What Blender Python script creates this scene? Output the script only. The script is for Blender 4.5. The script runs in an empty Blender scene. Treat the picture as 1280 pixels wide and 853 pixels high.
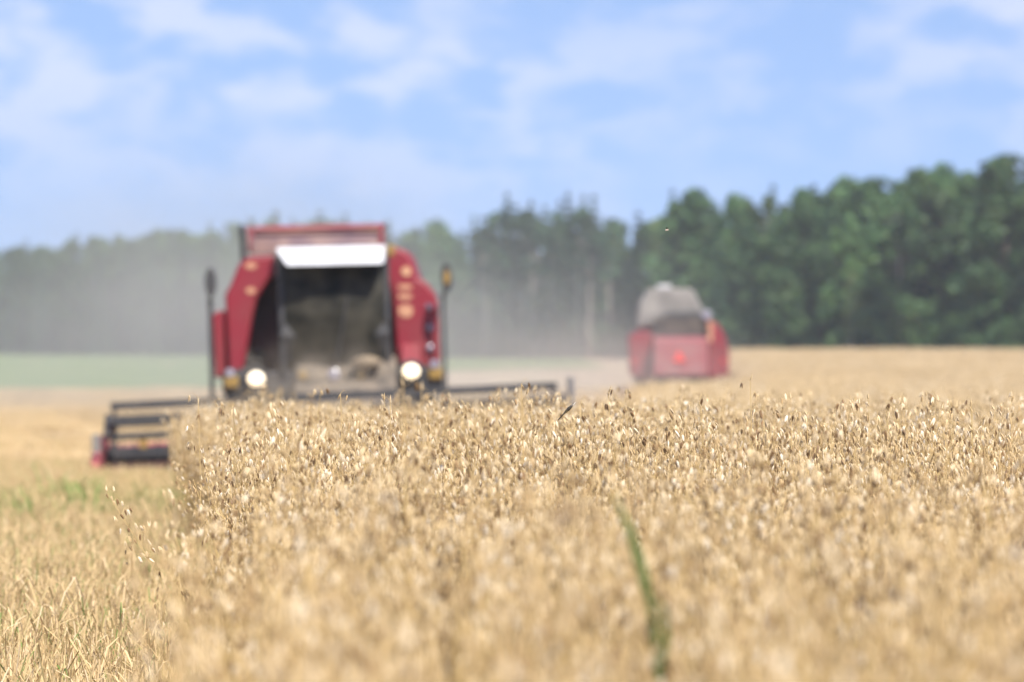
import bpy, bmesh, math, random
import numpy as np
from mathutils import Vector, Matrix, Euler

R = math.radians
random.seed(7)
rng = np.random.default_rng(7)
scene = bpy.context.scene
col = scene.collection

# ------------------------------------------------------------------ camera
EYE = 1.5
cam_data = bpy.data.cameras.new("camera")
cam = bpy.data.objects.new("camera", cam_data)
col.objects.link(cam)
cam.location = (0, 0, EYE)
cam.rotation_euler = (R(90.03), 0, 0)
cam_data.sensor_width = 36
cam_data.lens = 200
cam_data.clip_start = 0.1
cam_data.clip_end = 8000
cam_data.dof.use_dof = True
cam_data.dof.focus_distance = 18.3
cam_data.dof.aperture_fstop = 5.1
cam_data.dof.aperture_blades = 0
scene.camera = cam

# ------------------------------------------------------------------ sky
SUN_EL, SUN_AZ = 49, 153          # azimuth clockwise from +Y (the view direction): behind the camera, a little to the right
world = bpy.data.worlds.new("World")
scene.world = world
world.use_nodes = True
wn, wl = world.node_tree.nodes, world.node_tree.links
wn.clear()
w_out = wn.new("ShaderNodeOutputWorld")
w_bg = wn.new("ShaderNodeBackground")
w_bg.inputs["Strength"].default_value = 0.105
sky = wn.new("ShaderNodeTexSky")
sky.sky_type = 'NISHITA'
sky.sun_disc = False
sky.sun_elevation = R(SUN_EL)
sky.sun_rotation = R(SUN_AZ)
sky.air_density = 1.0
sky.dust_density = 0.4
sky.ozone_density = 2.0
tc = wn.new("ShaderNodeTexCoord")
lift = wn.new("ShaderNodeVectorMath"); lift.operation = 'ADD'
lift.inputs[1].default_value = (0, 0, 0.20)
wl.new(tc.outputs["Generated"], lift.inputs[0])
wl.new(lift.outputs[0], sky.inputs["Vector"])
# soft broken clouds low over the horizon
cm = wn.new("ShaderNodeMapping"); cm.inputs["Scale"].default_value = (46, 6, 92)
cm.inputs["Location"].default_value = (3.1, 0.0, 1.7)
wl.new(tc.outputs["Generated"], cm.inputs["Vector"])
cn = wn.new("ShaderNodeTexNoise"); cn.inputs["Scale"].default_value = 1.0
cn.inputs["Detail"].default_value = 4; cn.inputs["Roughness"].default_value = 0.5; cn.inputs["Distortion"].default_value = 0.15
wl.new(cm.outputs[0], cn.inputs["Vector"])
cr = wn.new("ShaderNodeMapRange"); cr.interpolation_type = 'SMOOTHSTEP'
cr.inputs["From Min"].default_value = 0.40; cr.inputs["From Max"].default_value = 0.62
cr.inputs["To Min"].default_value = 0.0; cr.inputs["To Max"].default_value = 0.48
wl.new(cn.outputs["Fac"], cr.inputs["Value"])
cm2 = wn.new("ShaderNodeMapping"); cm2.inputs["Scale"].default_value = (9, 3, 26); cm2.inputs["Location"].default_value = (0.4, 0, 0.35)
wl.new(tc.outputs["Generated"], cm2.inputs["Vector"])
cn2 = wn.new("ShaderNodeTexNoise"); cn2.inputs["Scale"].default_value = 1.0; cn2.inputs["Detail"].default_value = 2
wl.new(cm2.outputs[0], cn2.inputs["Vector"])
cr2 = wn.new("ShaderNodeMapRange"); cr2.interpolation_type = 'SMOOTHSTEP'
cr2.inputs["From Min"].default_value = 0.30; cr2.inputs["From Max"].default_value = 0.62
cr2.inputs["To Min"].default_value = 0.35; cr2.inputs["To Max"].default_value = 1.0
wl.new(cn2.outputs["Fac"], cr2.inputs["Value"])
cmul = wn.new("ShaderNodeMath"); cmul.operation = 'MULTIPLY'
wl.new(cr.outputs[0], cmul.inputs[0]); wl.new(cr2.outputs[0], cmul.inputs[1])
cmix = wn.new("ShaderNodeMix"); cmix.data_type = 'RGBA'
csep = wn.new("ShaderNodeSeparateXYZ"); wl.new(tc.outputs["Generated"], csep.inputs[0])
cel = wn.new("ShaderNodeMapRange"); cel.interpolation_type = 'SMOOTHSTEP'
cel.inputs["From Min"].default_value = 0.018; cel.inputs["From Max"].default_value = 0.050
cel.inputs["To Min"].default_value = 0.35; cel.inputs["To Max"].default_value = 1.0
wl.new(csep.outputs["Z"], cel.inputs["Value"])
cfin = wn.new("ShaderNodeMath"); cfin.operation = 'MULTIPLY_ADD'
wl.new(cmul.outputs[0], cfin.inputs[0]); wl.new(cel.outputs[0], cfin.inputs[1]); cfin.inputs[2].default_value = 0.04
wl.new(cfin.outputs[0], cmix.inputs["Factor"])
tint = wn.new("ShaderNodeMix"); tint.data_type = 'RGBA'; tint.blend_type = 'MULTIPLY'
tint.inputs["Factor"].default_value = 1.0
tint.inputs["B"].default_value = (1.08, 1.08, 1.21, 1)
wl.new(sky.outputs[0], tint.inputs["A"])
wl.new(tint.outputs["Result"], cmix.inputs["A"])
cmix.inputs["B"].default_value = (6.3, 6.3, 7.2, 1)
wl.new(cmix.outputs["Result"], w_bg.inputs["Color"])
wl.new(w_bg.outputs[0], w_out.inputs["Surface"])

# ------------------------------------------------------------------ sun
sl = bpy.data.lights.new("sun", 'SUN')
sl.energy = 4.9
sl.angle = R(0.5)
sl.color = (1.0, 0.95, 0.87)
sun = bpy.data.objects.new("sun", sl)
col.objects.link(sun)
sd = Vector((math.sin(R(SUN_AZ)) * math.cos(R(SUN_EL)), math.cos(R(SUN_AZ)) * math.cos(R(SUN_EL)), math.sin(R(SUN_EL))))
sun.rotation_euler = sd.to_track_quat('Z', 'Y').to_euler()
sun.location = sd * 60

# ------------------------------------------------------------------ exposure / engine
scene.view_settings.view_transform = 'Standard'
scene.view_settings.look = 'None'
scene.view_settings.gamma = 1
scene.view_settings.use_curve_mapping = False
scene.view_settings.exposure = 0.57
scene.cycles.use_denoising = True
scene.cycles.max_bounces = 6
scene.cycles.diffuse_bounces = 3
scene.cycles.glossy_bounces = 2
scene.cycles.transmission_bounces = 3
scene.cycles.transparent_max_bounces = 8
scene.cycles.volume_bounces = 1
scene.cycles.volume_step_rate = 1.0
scene.cycles.volume_max_steps = 96


# ------------------------------------------------------------------ helpers
def tag(o, label=None, cat=None, group=None, kind=None):
    if label: o["label"] = label
    if cat: o["category"] = cat
    if group: o["group"] = group
    if kind: o["kind"] = kind
    return o


def empty(name, loc=(0, 0, 0), rot=(0, 0, 0)):
    o = bpy.data.objects.new(name, None)
    o.empty_display_size = 0.2
    col.objects.link(o)
    o.location = loc
    o.rotation_euler = rot
    return o


def link_mesh(name, me, parent=None):
    o = bpy.data.objects.new(name, me)
    col.objects.link(o)
    if parent: o.parent = parent
    return o


def copy_tree(o, parent=None):
    c = o.copy()
    col.objects.link(c)
    c.parent = parent
    for ch in o.children:
        copy_tree(ch, c)
    return c


class MB:
    """Collects shapes and links them as one mesh object."""
    def __init__(s):
        s.v, s.f = [], []

    def add(s, vs, fs):
        n = len(s.v)
        s.v += [tuple(p) for p in vs]
        s.f += [tuple(i + n for i in f) for f in fs]
        return s

    def box(s, x0, x1, y0, y1, z0, z1, rot=None, pivot=None):
        vs = [Vector(p) for p in ((x0, y0, z0), (x1, y0, z0), (x1, y1, z0), (x0, y1, z0), (x0, y0, z1), (x1, y0, z1), (x1, y1, z1), (x0, y1, z1))]
        if rot is not None:
            c = Vector(pivot) if pivot is not None else Vector(((x0 + x1) / 2, (y0 + y1) / 2, (z0 + z1) / 2))
            m = Euler(rot).to_matrix()
            vs = [m @ (p - c) + c for p in vs]
        return s.add(vs, [(0, 3, 2, 1), (4, 5, 6, 7), (0, 1, 5, 4), (1, 2, 6, 5), (2, 3, 7, 6), (3, 0, 4, 7)])

    def prism(s, poly, y0, y1):
        """poly of (x, z) extruded along y"""
        n = len(poly)
        a = sum(poly[i][0] * poly[(i + 1) % n][1] - poly[(i + 1) % n][0] * poly[i][1] for i in range(n))
        if a < 0: poly = poly[::-1]
        vs = [(x, y0, z) for x, z in poly] + [(x, y1, z) for x, z in poly]
        fs = [tuple(range(n)), tuple(range(2 * n - 1, n - 1, -1))]
        fs += [(i + n, (i + 1) % n + n, (i + 1) % n, i) for i in range(n)]
        return s.add(vs, fs)

    def prism_x(s, poly, x0, x1):
        """poly of (y, z) extruded along x"""
        n = len(poly)
        a = sum(poly[i][0] * poly[(i + 1) % n][1] - poly[(i + 1) % n][0] * poly[i][1] for i in range(n))
        if a < 0: poly = poly[::-1]
        vs = [(x0, y, z) for y, z in poly] + [(x1, y, z) for y, z in poly]
        fs = [tuple(range(n - 1, -1, -1)), tuple(range(n, 2 * n))]
        fs += [(i, (i + 1) % n, (i + 1) % n + n, i + n) for i in range(n)]
        return s.add(vs, fs)

    def loft(s, rings):
        n = len(rings[0])
        vs = [p for r in rings for p in r]
        fs = []
        for k in range(len(rings) - 1):
            for i in range(n):
                a, b = k * n + i, k * n + (i + 1) % n
                fs.append((a, b, b + n, a + n))
        fs.append(tuple(range(n - 1, -1, -1)))
        fs.append(tuple(range((len(rings) - 1) * n, len(rings) * n)))
        return s.add(vs, fs)

    def tube(s, pts, rad, n=8):
        pts = [Vector(p) for p in pts]
        rads = rad if isinstance(rad, (list, tuple)) else [rad] * len(pts)
        rings = []
        for i, p in enumerate(pts):
            t = (pts[min(i + 1, len(pts) - 1)] - pts[max(i - 1, 0)]).normalized()
            up = Vector((0, 0, 1)) if abs(t.z) < 0.9 else Vector((0, 1, 0))
            a = t.cross(up).normalized(); b = t.cross(a).normalized()
            rings.append([p + (a * math.cos(2 * math.pi * k / n) + b * math.sin(2 * math.pi * k / n)) * rads[i] for k in range(n)])
        return s.loft(rings)

    def disc(s, c, r, depth, n=20, axis='y', rx=None, dome=0.0):
        """short cylinder along an axis, with an optional domed front (towards -axis)"""
        c = Vector(c); rx = rx or r
        rings = []
        prof = [(0.0, 1.0), (depth, 1.0)]
        if dome:
            prof = [(-dome, 0.15), (-dome * 0.8, 0.5), (-dome * 0.4, 0.82)] + prof
        for d, k in prof:
            ring = []
            for i in range(n):
                a = 2 * math.pi * i / n
                u, w = math.cos(a) * rx * k, math.sin(a) * r * k
                if axis == 'y': ring.append(c + Vector((u, d, w)))
                elif axis == 'x': ring.append(c + Vector((d, u, w)))
                else: ring.append(c + Vector((u, w, d)))
            rings.append(ring)
        return s.loft(rings)

    def build(s, name, m, parent=None, bevel=0.0, smooth=False, segs=2):
        bm = bmesh.new()
        vv = [bm.verts.new(p) for p in s.v]
        for f in s.f:
            try: bm.faces.new([vv[i] for i in f])
            except ValueError: pass
        bmesh.ops.recalc_face_normals(bm, faces=bm.faces[:])
        if bevel:
            es = [e for e in bm.edges if len(e.link_faces) == 2 and e.calc_face_angle(0) > 0.5]
            bmesh.ops.bevel(bm, geom=es, offset=bevel, segments=segs, affect='EDGES', profile=0.5, clamp_overlap=True)
        me = bpy.data.meshes.new(name)
        bm.to_mesh(me); bm.free()
        me.materials.append(m)
        if smooth:
            me.polygons.foreach_set("use_smooth", [True] * len(me.polygons))
        return link_mesh(name, me, parent)


def np_mesh(name, verts, faces, mats, fmat=None, attrs=None, smooth=False):
    """verts (n,3) array, faces (m,k) array with one k, attrs {name: per-vertex floats}"""
    me = bpy.data.meshes.new(name)
    verts = np.asarray(verts, np.float32); faces = np.asarray(faces, np.int32)
    k = faces.shape[1]
    me.vertices.add(len(verts)); me.vertices.foreach_set("co", verts.ravel())
    me.loops.add(faces.size); me.loops.foreach_set("vertex_index", faces.ravel())
    me.polygons.add(len(faces))
    me.polygons.foreach_set("loop_start", np.arange(0, faces.size, k, dtype=np.int32))
    if fmat is not None:
        me.polygons.foreach_set("material_index", np.asarray(fmat, np.int32))
    if smooth:
        me.polygons.foreach_set("use_smooth", np.ones(len(faces), bool))
    for a, vals in (attrs or {}).items():
        at = me.attributes.new(a, 'FLOAT', 'POINT')
        at.data.foreach_set("value", np.asarray(vals, np.float32))
    for m in mats: me.materials.append(m)
    me.update(calc_edges=True)
    return me


# ------------------------------------------------------------------ materials
def new_mat(name):
    m = bpy.data.materials.new(name)
    m.use_nodes = True
    return m, m.node_tree.nodes, m.node_tree.links, m.node_tree.nodes["Principled BSDF"]


def mat(name, a, b=None, rough=0.5, scale=8.0, metal=0.0, spec=0.5, lo=0.35, hi=0.65, coat=0.0):
    """principled with a noise blend of two base colours and slight roughness variation"""
    m, n, l, p = new_mat(name)
    p.inputs["Roughness"].default_value = rough
    p.inputs["Metallic"].default_value = metal
    p.inputs["Specular IOR Level"].default_value = spec
    if coat: p.inputs["Coat Weight"].default_value = coat
    if b is None:
        b = tuple(c * 0.8 for c in a)
    t = n.new("ShaderNodeTexCoord")
    z = n.new("ShaderNodeTexNoise"); z.inputs["Scale"].default_value = scale; z.inputs["Detail"].default_value = 5
    l.new(t.outputs["Object"], z.inputs["Vector"])
    r = n.new("ShaderNodeValToRGB")
    r.color_ramp.elements[0].position = lo; r.color_ramp.elements[1].position = hi
    r.color_ramp.elements[0].color = (*a, 1); r.color_ramp.elements[1].color = (*b, 1)
    l.new(z.outputs["Fac"], r.inputs["Fac"])
    l.new(r.outputs["Color"], p.inputs["Base Color"])
    return m


def straw_mat(name, stops, trans, rough=0.6, inst=0.35):
    """dry plant matter: a 'tone' value stored per spikelet plus the random of each copy picks the colour; some light passes through"""
    m, n, l, p = new_mat(name)
    at = n.new("ShaderNodeAttribute"); at.attribute_name = "tone"
    oi = n.new("ShaderNodeObjectInfo")
    mx = n.new("ShaderNodeMath"); mx.operation = 'MULTIPLY_ADD'
    sb = n.new("ShaderNodeMath"); sb.operation = 'SUBTRACT'; sb.inputs[1].default_value = 0.5
    l.new(oi.outputs["Random"], sb.inputs[0])
    l.new(sb.outputs[0], mx.inputs[0]); mx.inputs[1].default_value = inst
    l.new(at.outputs["Fac"], mx.inputs[2])
    r = n.new("ShaderNodeValToRGB")
    el = r.color_ramp.elements
    el[0].position, el[0].color = stops[0][0], (*stops[0][1], 1)
    el[1].position, el[1].color = stops[-1][0], (*stops[-1][1], 1)
    for ps, c in stops[1:-1]:
        e = el.new(ps); e.color = (*c, 1)
    l.new(mx.outputs[0], r.inputs["Fac"])
    l.new(r.outputs["Color"], p.inputs["Base Color"])
    p.inputs["Roughness"].default_value = rough
    p.inputs["Specular IOR Level"].default_value = 0.35
    if trans:
        tr = n.new("ShaderNodeBsdfTranslucent")
        l.new(r.outputs["Color"], tr.inputs["Color"])
        ms = n.new("ShaderNodeMixShader"); ms.inputs[0].default_value = trans
        l.new(p.outputs[0], ms.inputs[1]); l.new(tr.outputs[0], ms.inputs[2])
        l.new(ms.outputs[0], n["Material Output"].inputs["Surface"])
    return m


M = {}
M['oat'] = straw_mat('oat_husk', [(0.0, (0.10, 0.058, 0.028)), (0.18, (0.26, 0.155, 0.070)), (0.34, (0.47, 0.32, 0.155)), (0.55, (0.61, 0.45, 0.24)), (0.8, (0.73, 0.58, 0.37)), (1.0, (0.80, 0.70, 0.54))], 0.10, inst=0.2)
M['straw'] = straw_mat('oat_straw', [(0.0, (0.26, 0.30, 0.07)), (0.12, (0.42, 0.31, 0.12)), (0.5, (0.58, 0.41, 0.18)), (1.0, (0.69, 0.52, 0.28))], 0.2)
M['stubble'] = straw_mat('stubble_straw', [(0.0, (0.14, 0.24, 0.05)), (0.10, (0.30, 0.32, 0.11)), (0.2, (0.46, 0.36, 0.17)), (0.55, (0.66, 0.48, 0.25)), (1.0, (0.78, 0.63, 0.41))], 0.2, inst=0.3)
M['green_leaf'] = straw_mat('green_leaf', [(0.0, (0.09, 0.18, 0.05)), (1.0, (0.22, 0.35, 0.10))], 0.35)
M['red'] = mat('red_paint', (0.22, 0.007, 0.020), (0.19, 0.028, 0.030), rough=0.55, scale=1.3)
M['dusty_red'] = mat('dusty_red_paint', (0.36, 0.05, 0.07), (0.38, 0.17, 0.16), rough=0.65, scale=2.2)
M['caked_red'] = mat('dust_caked_red_paint', (0.27, 0.045, 0.058), (0.28, 0.115, 0.115), rough=0.85, scale=1.6)
M['tank_inside'] = mat('dusty_tank_sheet', (0.40, 0.27, 0.21), (0.20, 0.13, 0.14), rough=0.75, scale=1.1, lo=0.42, hi=0.58)
M['white'] = mat('white_paint', (0.72, 0.72, 0.73), (0.64, 0.64, 0.64), rough=0.45, scale=4)
M['dark'] = mat('dark_metal', (0.030, 0.031, 0.036), (0.055, 0.052, 0.050), rough=0.6, scale=5)
M['lid'] = mat('pale_lid', (0.55, 0.54, 0.54), (0.42, 0.41, 0.41))
M['grey'] = mat('grey_metal', (0.16, 0.16, 0.17), (0.24, 0.22, 0.20), rough=0.6, scale=4)
M['dusty_grey'] = mat('dusty_grey_metal', (0.07, 0.06, 0.05), (0.24, 0.19, 0.14), rough=0.9, scale=3.5)
M['pale_grey'] = mat('pale_dusty_sheet', (0.30, 0.28, 0.255), (0.14, 0.13, 0.12), rough=0.85, scale=1.1)
M['rubber'] = mat('tyre_rubber', (0.025, 0.024, 0.023), (0.07, 0.06, 0.05), rough=0.85, scale=4)
M['rim'] = mat('rim_paint', (0.50, 0.42, 0.12), (0.38, 0.30, 0.12), rough=0.6, scale=5)
M['glass'] = mat('dark_cab_glass', (0.006, 0.007, 0.006), (0.055, 0.050, 0.038), rough=0.4, scale=2.6, spec=0.1)
M['recess'] = mat('shaded_step_well_sheet', (0.10, 0.035, 0.032), (0.065, 0.034, 0.030), rough=0.7, scale=2)  # dark red-brown base colour holds the step well's shade
M['straw_heap'] = mat('matted_straw', (0.30, 0.23, 0.15), (0.16, 0.12, 0.08), rough=.95, scale=7)
M['amber'] = mat('amber_lens', (0.33, 0.21, 0.05), (0.26, 0.16, 0.05), rough=0.25, scale=10)
M['yellow'] = mat('yellow_decal', (0.56, 0.32, 0.18), (0.42, 0.17, 0.11), rough=0.5, scale=10)
M['lens'] = mat('clear_lens', (0.34, 0.33, 0.38), (0.24, 0.22, 0.27), rough=0.2, scale=10)
M['bark'] = mat('dark_bark', (0.09, 0.07, 0.055), (0.15, 0.12, 0.10), rough=0.9, scale=3)
M['pine_bark'] = mat('pine_bark', (0.38, 0.31, 0.27), (0.30, 0.26, 0.23), rough=0.9, scale=3)
M['birch_bark'] = mat('birch_bark', (0.58, 0.56, 0.53), (0.30, 0.28, 0.27), rough=0.8, scale=5, lo=0.5, hi=0.62)
M['insect'] = mat('insect_dark', (0.025, 0.022, 0.016), (0.06, 0.05, 0.03), rough=0.4, scale=200)
M['insect_pale'] = mat('insect_pale', (0.80, 0.74, 0.66), (0.55, 0.36, 0.28), rough=0.5, scale=200)


def emit_mat(name, c, s):
    m, n, l, p = new_mat(name)
    p.inputs["Base Color"].default_value = (0.8, 0.8, 0.75, 1)
    p.inputs["Emission Color"].default_value = (*c, 1)
    p.inputs["Emission Strength"].default_value = s
    return m


M['lamp'] = emit_mat('lit_headlamp', (1.0, 0.74, 0.40), 1.5)


def wing_mat():
    m, n, l, p = new_mat('insect_wing')
    p.inputs["Base Color"].default_value = (0.75, 0.72, 0.64, 1)
    p.inputs["Alpha"].default_value = 0.35
    return m


M['wing'] = wing_mat()


def leaf_mat(name, a, b, c, trans=0.28):
    """foliage: colour varies from clump to clump inside the crown and from tree to tree"""
    m, n, l, p = new_mat(name)
    t = n.new("ShaderNodeTexCoord")
    oi = n.new("ShaderNodeObjectInfo")
    ad = n.new("ShaderNodeVectorMath"); ad.operation = 'MULTIPLY_ADD'
    l.new(oi.outputs["Random"], ad.inputs[0]); ad.inputs[1].default_value = (40, 40, 40)
    l.new(t.outputs["Object"], ad.inputs[2])
    z = n.new("ShaderNodeTexNoise"); z.inputs["Scale"].default_value = 0.55; z.inputs["Detail"].default_value = 4
    l.new(ad.outputs[0], z.inputs["Vector"])
    r = n.new("ShaderNodeValToRGB")
    r.color_ramp.elements[0].position = 0.32; r.color_ramp.elements[0].color = (*a, 1)
    r.color_ramp.elements[1].position = 0.70; r.color_ramp.elements[1].color = (*c, 1)
    e = r.color_ramp.elements.new(0.5); e.color = (*b, 1)
    l.new(z.outputs["Fac"], r.inputs["Fac"])
    hv = n.new("ShaderNodeHueSaturation")
    mr = n.new("ShaderNodeMapRange"); mr.inputs["To Min"].default_value = 0.6; mr.inputs["To Max"].default_value = 1.45
    l.new(oi.outputs["Random"], mr.inputs["Value"])
    l.new(mr.outputs[0], hv.inputs["Value"])
    l.new(r.outputs["Color"], hv.inputs["Color"])
    l.new(hv.outputs["Color"], p.inputs["Base Color"])
    p.inputs["Roughness"].default_value = 0.55
    p.inputs["Specular IOR Level"].default_value = 0.3
    tr = n.new("ShaderNodeBsdfTranslucent"); l.new(hv.outputs["Color"], tr.inputs["Color"])
    ms = n.new("ShaderNodeMixShader"); ms.inputs[0].default_value = trans
    l.new(p.outputs[0], ms.inputs[1]); l.new(tr.outputs[0], ms.inputs[2])
    l.new(ms.outputs[0], n["Material Output"].inputs["Surface"])
    return m


M['leaf'] = leaf_mat('broad_leaf', (0.034, 0.080, 0.032), (0.066, 0.135, 0.046), (0.115, 0.190, 0.062))
M['leaf_birch'] = leaf_mat('birch_leaf', (0.060, 0.100, 0.034), (0.090, 0.140, 0.042), (0.130, 0.180, 0.055))
M['needle'] = leaf_mat('conifer_needle', (0.020, 0.050, 0.028), (0.034, 0.078, 0.038), (0.055, 0.105, 0.046), 0.12)
M['leaf_brown'] = leaf_mat('withered_leaf', (0.12, 0.085, 0.075), (0.16, 0.115, 0.10), (0.20, 0.15, 0.12))
M['leaf_yellow'] = leaf_mat('yellow_leaf', (0.12, 0.155, 0.05), (0.17, 0.19, 0.065), (0.21, 0.22, 0.08))


def ground_mat():
    m, n, l, p = new_mat('stubble_soil')
    t = n.new("ShaderNodeTexCoord")
    mp = n.new("ShaderNodeMapping"); mp.inputs["Scale"].default_value = (1, 0.25, 1)
    l.new(t.outputs["Object"], mp.inputs["Vector"])
    z1 = n.new("ShaderNodeTexNoise"); z1.inputs["Scale"].default_value = 0.5; z1.inputs["Detail"].default_value = 8
    l.new(mp.outputs[0], z1.inputs["Vector"])
    r1 = n.new("ShaderNodeValToRGB")
    r1.color_ramp.elements[0].position = 0.35; r1.color_ramp.elements[0].color = (0.38, 0.28, 0.175, 1)
    r1.color_ramp.elements[1].position = 0.68; r1.color_ramp.elements[1].color = (0.54, 0.42, 0.28, 1)
    l.new(z1.outputs["Fac"], r1.inputs["Fac"])
    z2 = n.new("ShaderNodeTexNoise"); z2.inputs["Scale"].default_value = 0.12; z2.inputs["Detail"].default_value = 3
    l.new(mp.outputs[0], z2.inputs["Vector"])
    r2 = n.new("ShaderNodeMapRange"); r2.inputs["From Min"].default_value = 0.5; r2.inputs["From Max"].default_value = 0.75
    r2.inputs["To Max"].default_value = 0.45
    l.new(z2.outputs["Fac"], r2.inputs["Value"])
    mx = n.new("ShaderNodeMix"); mx.data_type = 'RGBA'
    l.new(r2.outputs[0], mx.inputs["Factor"]); l.new(r1.outputs["Color"], mx.inputs["A"])
    mx.inputs["B"].default_value = (0.30, 0.32, 0.12, 1)
    l.new(mx.outputs["Result"], p.inputs["Base Color"])
    p.inputs["Roughness"].default_value = 0.95
    bp = n.new("ShaderNodeBump"); bp.inputs["Strength"].default_value = 0.6; bp.inputs["Distance"].default_value = 0.1
    l.new(z1.outputs["Fac"], bp.inputs["Height"]); l.new(bp.outputs[0], p.inputs["Normal"])
    return m


M['ground'] = ground_mat()
M['meadow'] = mat('meadow_green', (0.145, 0.215, 0.065), (0.205, 0.245, 0.09), rough=0.9, scale=0.08)

# ------------------------------------------------------------------ terrain
_D = np.array([-400, 0, 5, 8, 12, 18, 24, 32, 40, 76, 100, 190, 250, 400, 560, 760, 3000.])
_L = np.array([-0.1, .27, .315, .30, .265, .305, .29, .185, .08, -.30, -.50, -.72, -.62, -.28, -.05, .05, .1])
_Rr = np.array([-0.1, .27, .315, .30, .265, .305, .29, .185, .08, -.30, -.50, -.72, -.50, .12, .30, .35, .4])


def _smooth(xs, ys, q):
    # average a few shifted linear lookups so that the profile has no kinks
    out = 0
    for s in (-0.08, -0.04, 0, 0.04, 0.08):
        out = out + np.interp(q * (1 + s), xs, ys)
    return out / 5


def ground_z(x, y):
    x = np.asarray(x, float); y = np.asarray(y, float)
    t = np.clip((x + 4) / 26, 0, 1); t = t * t * (3 - 2 * t)
    z = _smooth(_D, _L, y) * (1 - t) + _smooth(_D, _Rr, y) * t
    return z + 0.02 * np.sin(x * 0.9 + y * 0.21) * np.clip(y / 40, 0, 1) + 0.03 * np.sin(x * 0.23 - y * 0.11)


def gz(x, y):
    return float(ground_z(x, y))


def sheet(name, xs, ys, dz, m, x_of=None):
    X, Y = np.meshgrid(xs, ys)
    if x_of is not None:
        X = x_of(X, Y)
    Z = ground_z(X, Y) + dz
    nx, ny = len(xs), len(ys)
    v = np.stack([X.ravel(), Y.ravel(), Z.ravel()], 1)
    i = np.arange(nx * ny).reshape(ny, nx)
    f = np.stack([i[:-1, :-1].ravel(), i[:-1, 1:].ravel(), i[1:, 1:].ravel(), i[1:, :-1].ravel()], 1)
    return link_mesh(name, np_mesh(name, v, f, [m], smooth=True))


xs = np.concatenate([np.linspace(-900, -70, 16), np.linspace(-60, 60, 81), np.linspace(70, 900, 16)])
ys = np.concatenate([np.linspace(-250, -5, 8), np.linspace(0, 100, 71), np.linspace(104, 420, 60), np.linspace(430, 1600, 40)])
tag(sheet('ground', xs, ys, 0.0, M['ground']), 'pale dry field soil strewn with cut straw', 'ground', kind='structure')
mead = sheet('meadow', np.linspace(0, 1, 200), np.linspace(0, 1, 50), 0.0, M['meadow'])
# the green strip runs between the harvested field and the forest
co = np.array([v.co for v in mead.data.vertices])
u, w = co[:, 0], co[:, 1]
xx = -170 + u * 176.5
y_near = np.clip((xx + 14) / 13, 0, 1); y_near = 258 + 135 * y_near * y_near * (3 - 2 * y_near) + 3 * np.sin(xx * .7)
yy = y_near + w * (778 - y_near)
mead.data.vertices.foreach_set("co", np.stack([xx, yy, ground_z(xx, yy) + 0.04], 1).astype(np.float32).ravel())
tag(mead, 'strip of green meadow between the harvested field and the hazy forest', 'meadow', kind='structure')


# ------------------------------------------------------------------ where the crop stands
def crop_edge(y):
    """x of the left edge of the standing crop at distance y"""
    y = np.asarray(y, float)
    e = np.where(y < 74.6, np.interp(y, [0, 3, 8, 12, 18, 40, 75], [-.02, -.14, -.43, -.61, -.80, -2.10, -4.20]) + 0.05 * np.sin(y * 1.7) + 0.03 * np.sin(y * 4.1), 0)
    e = np.where((y >= 74.6) & (y < 187), 1.05 + (y - 74.6) * 0.030, e)
    e = np.where(y >= 187, 7.7 + (y - 187) * 0.031, e)
    return e


# ------------------------------------------------------------------ oat plants
def spindle(p, d, ln, wd, sides=4, flat=0.7):
    """one husk: pointed at both ends, along direction d from p"""
    d = d / np.linalg.norm(d)
    up = np.array([0, 0, 1.]) if abs(d[2]) < 0.9 else np.array([1., 0, 0])
    a = np.cross(d, up); a /= np.linalg.norm(a); b = np.cross(d, a)
    vs = [p]
    for t, k in ((0.28, 1.0), (0.62, 0.72)):
        for i in range(sides):
            an = 2 * math.pi * i / sides
            vs.append(p + d * ln * t + (a * math.cos(an) + b * math.sin(an) * flat) * wd * 0.5 * k)
    vs.append(p + d * ln)
    f = []
    for i in range(sides):
        j = (i + 1) % sides
        f.append((0, 1 + j, 1 + i, 1 + i))
        f.append((1 + i, 1 + j, 1 + sides + j, 1 + sides + i))
        f.append((1 + sides + i, 1 + sides + j, 1 + 2 * sides, 1 + 2 * sides))
    return np.array(vs), f


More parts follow.
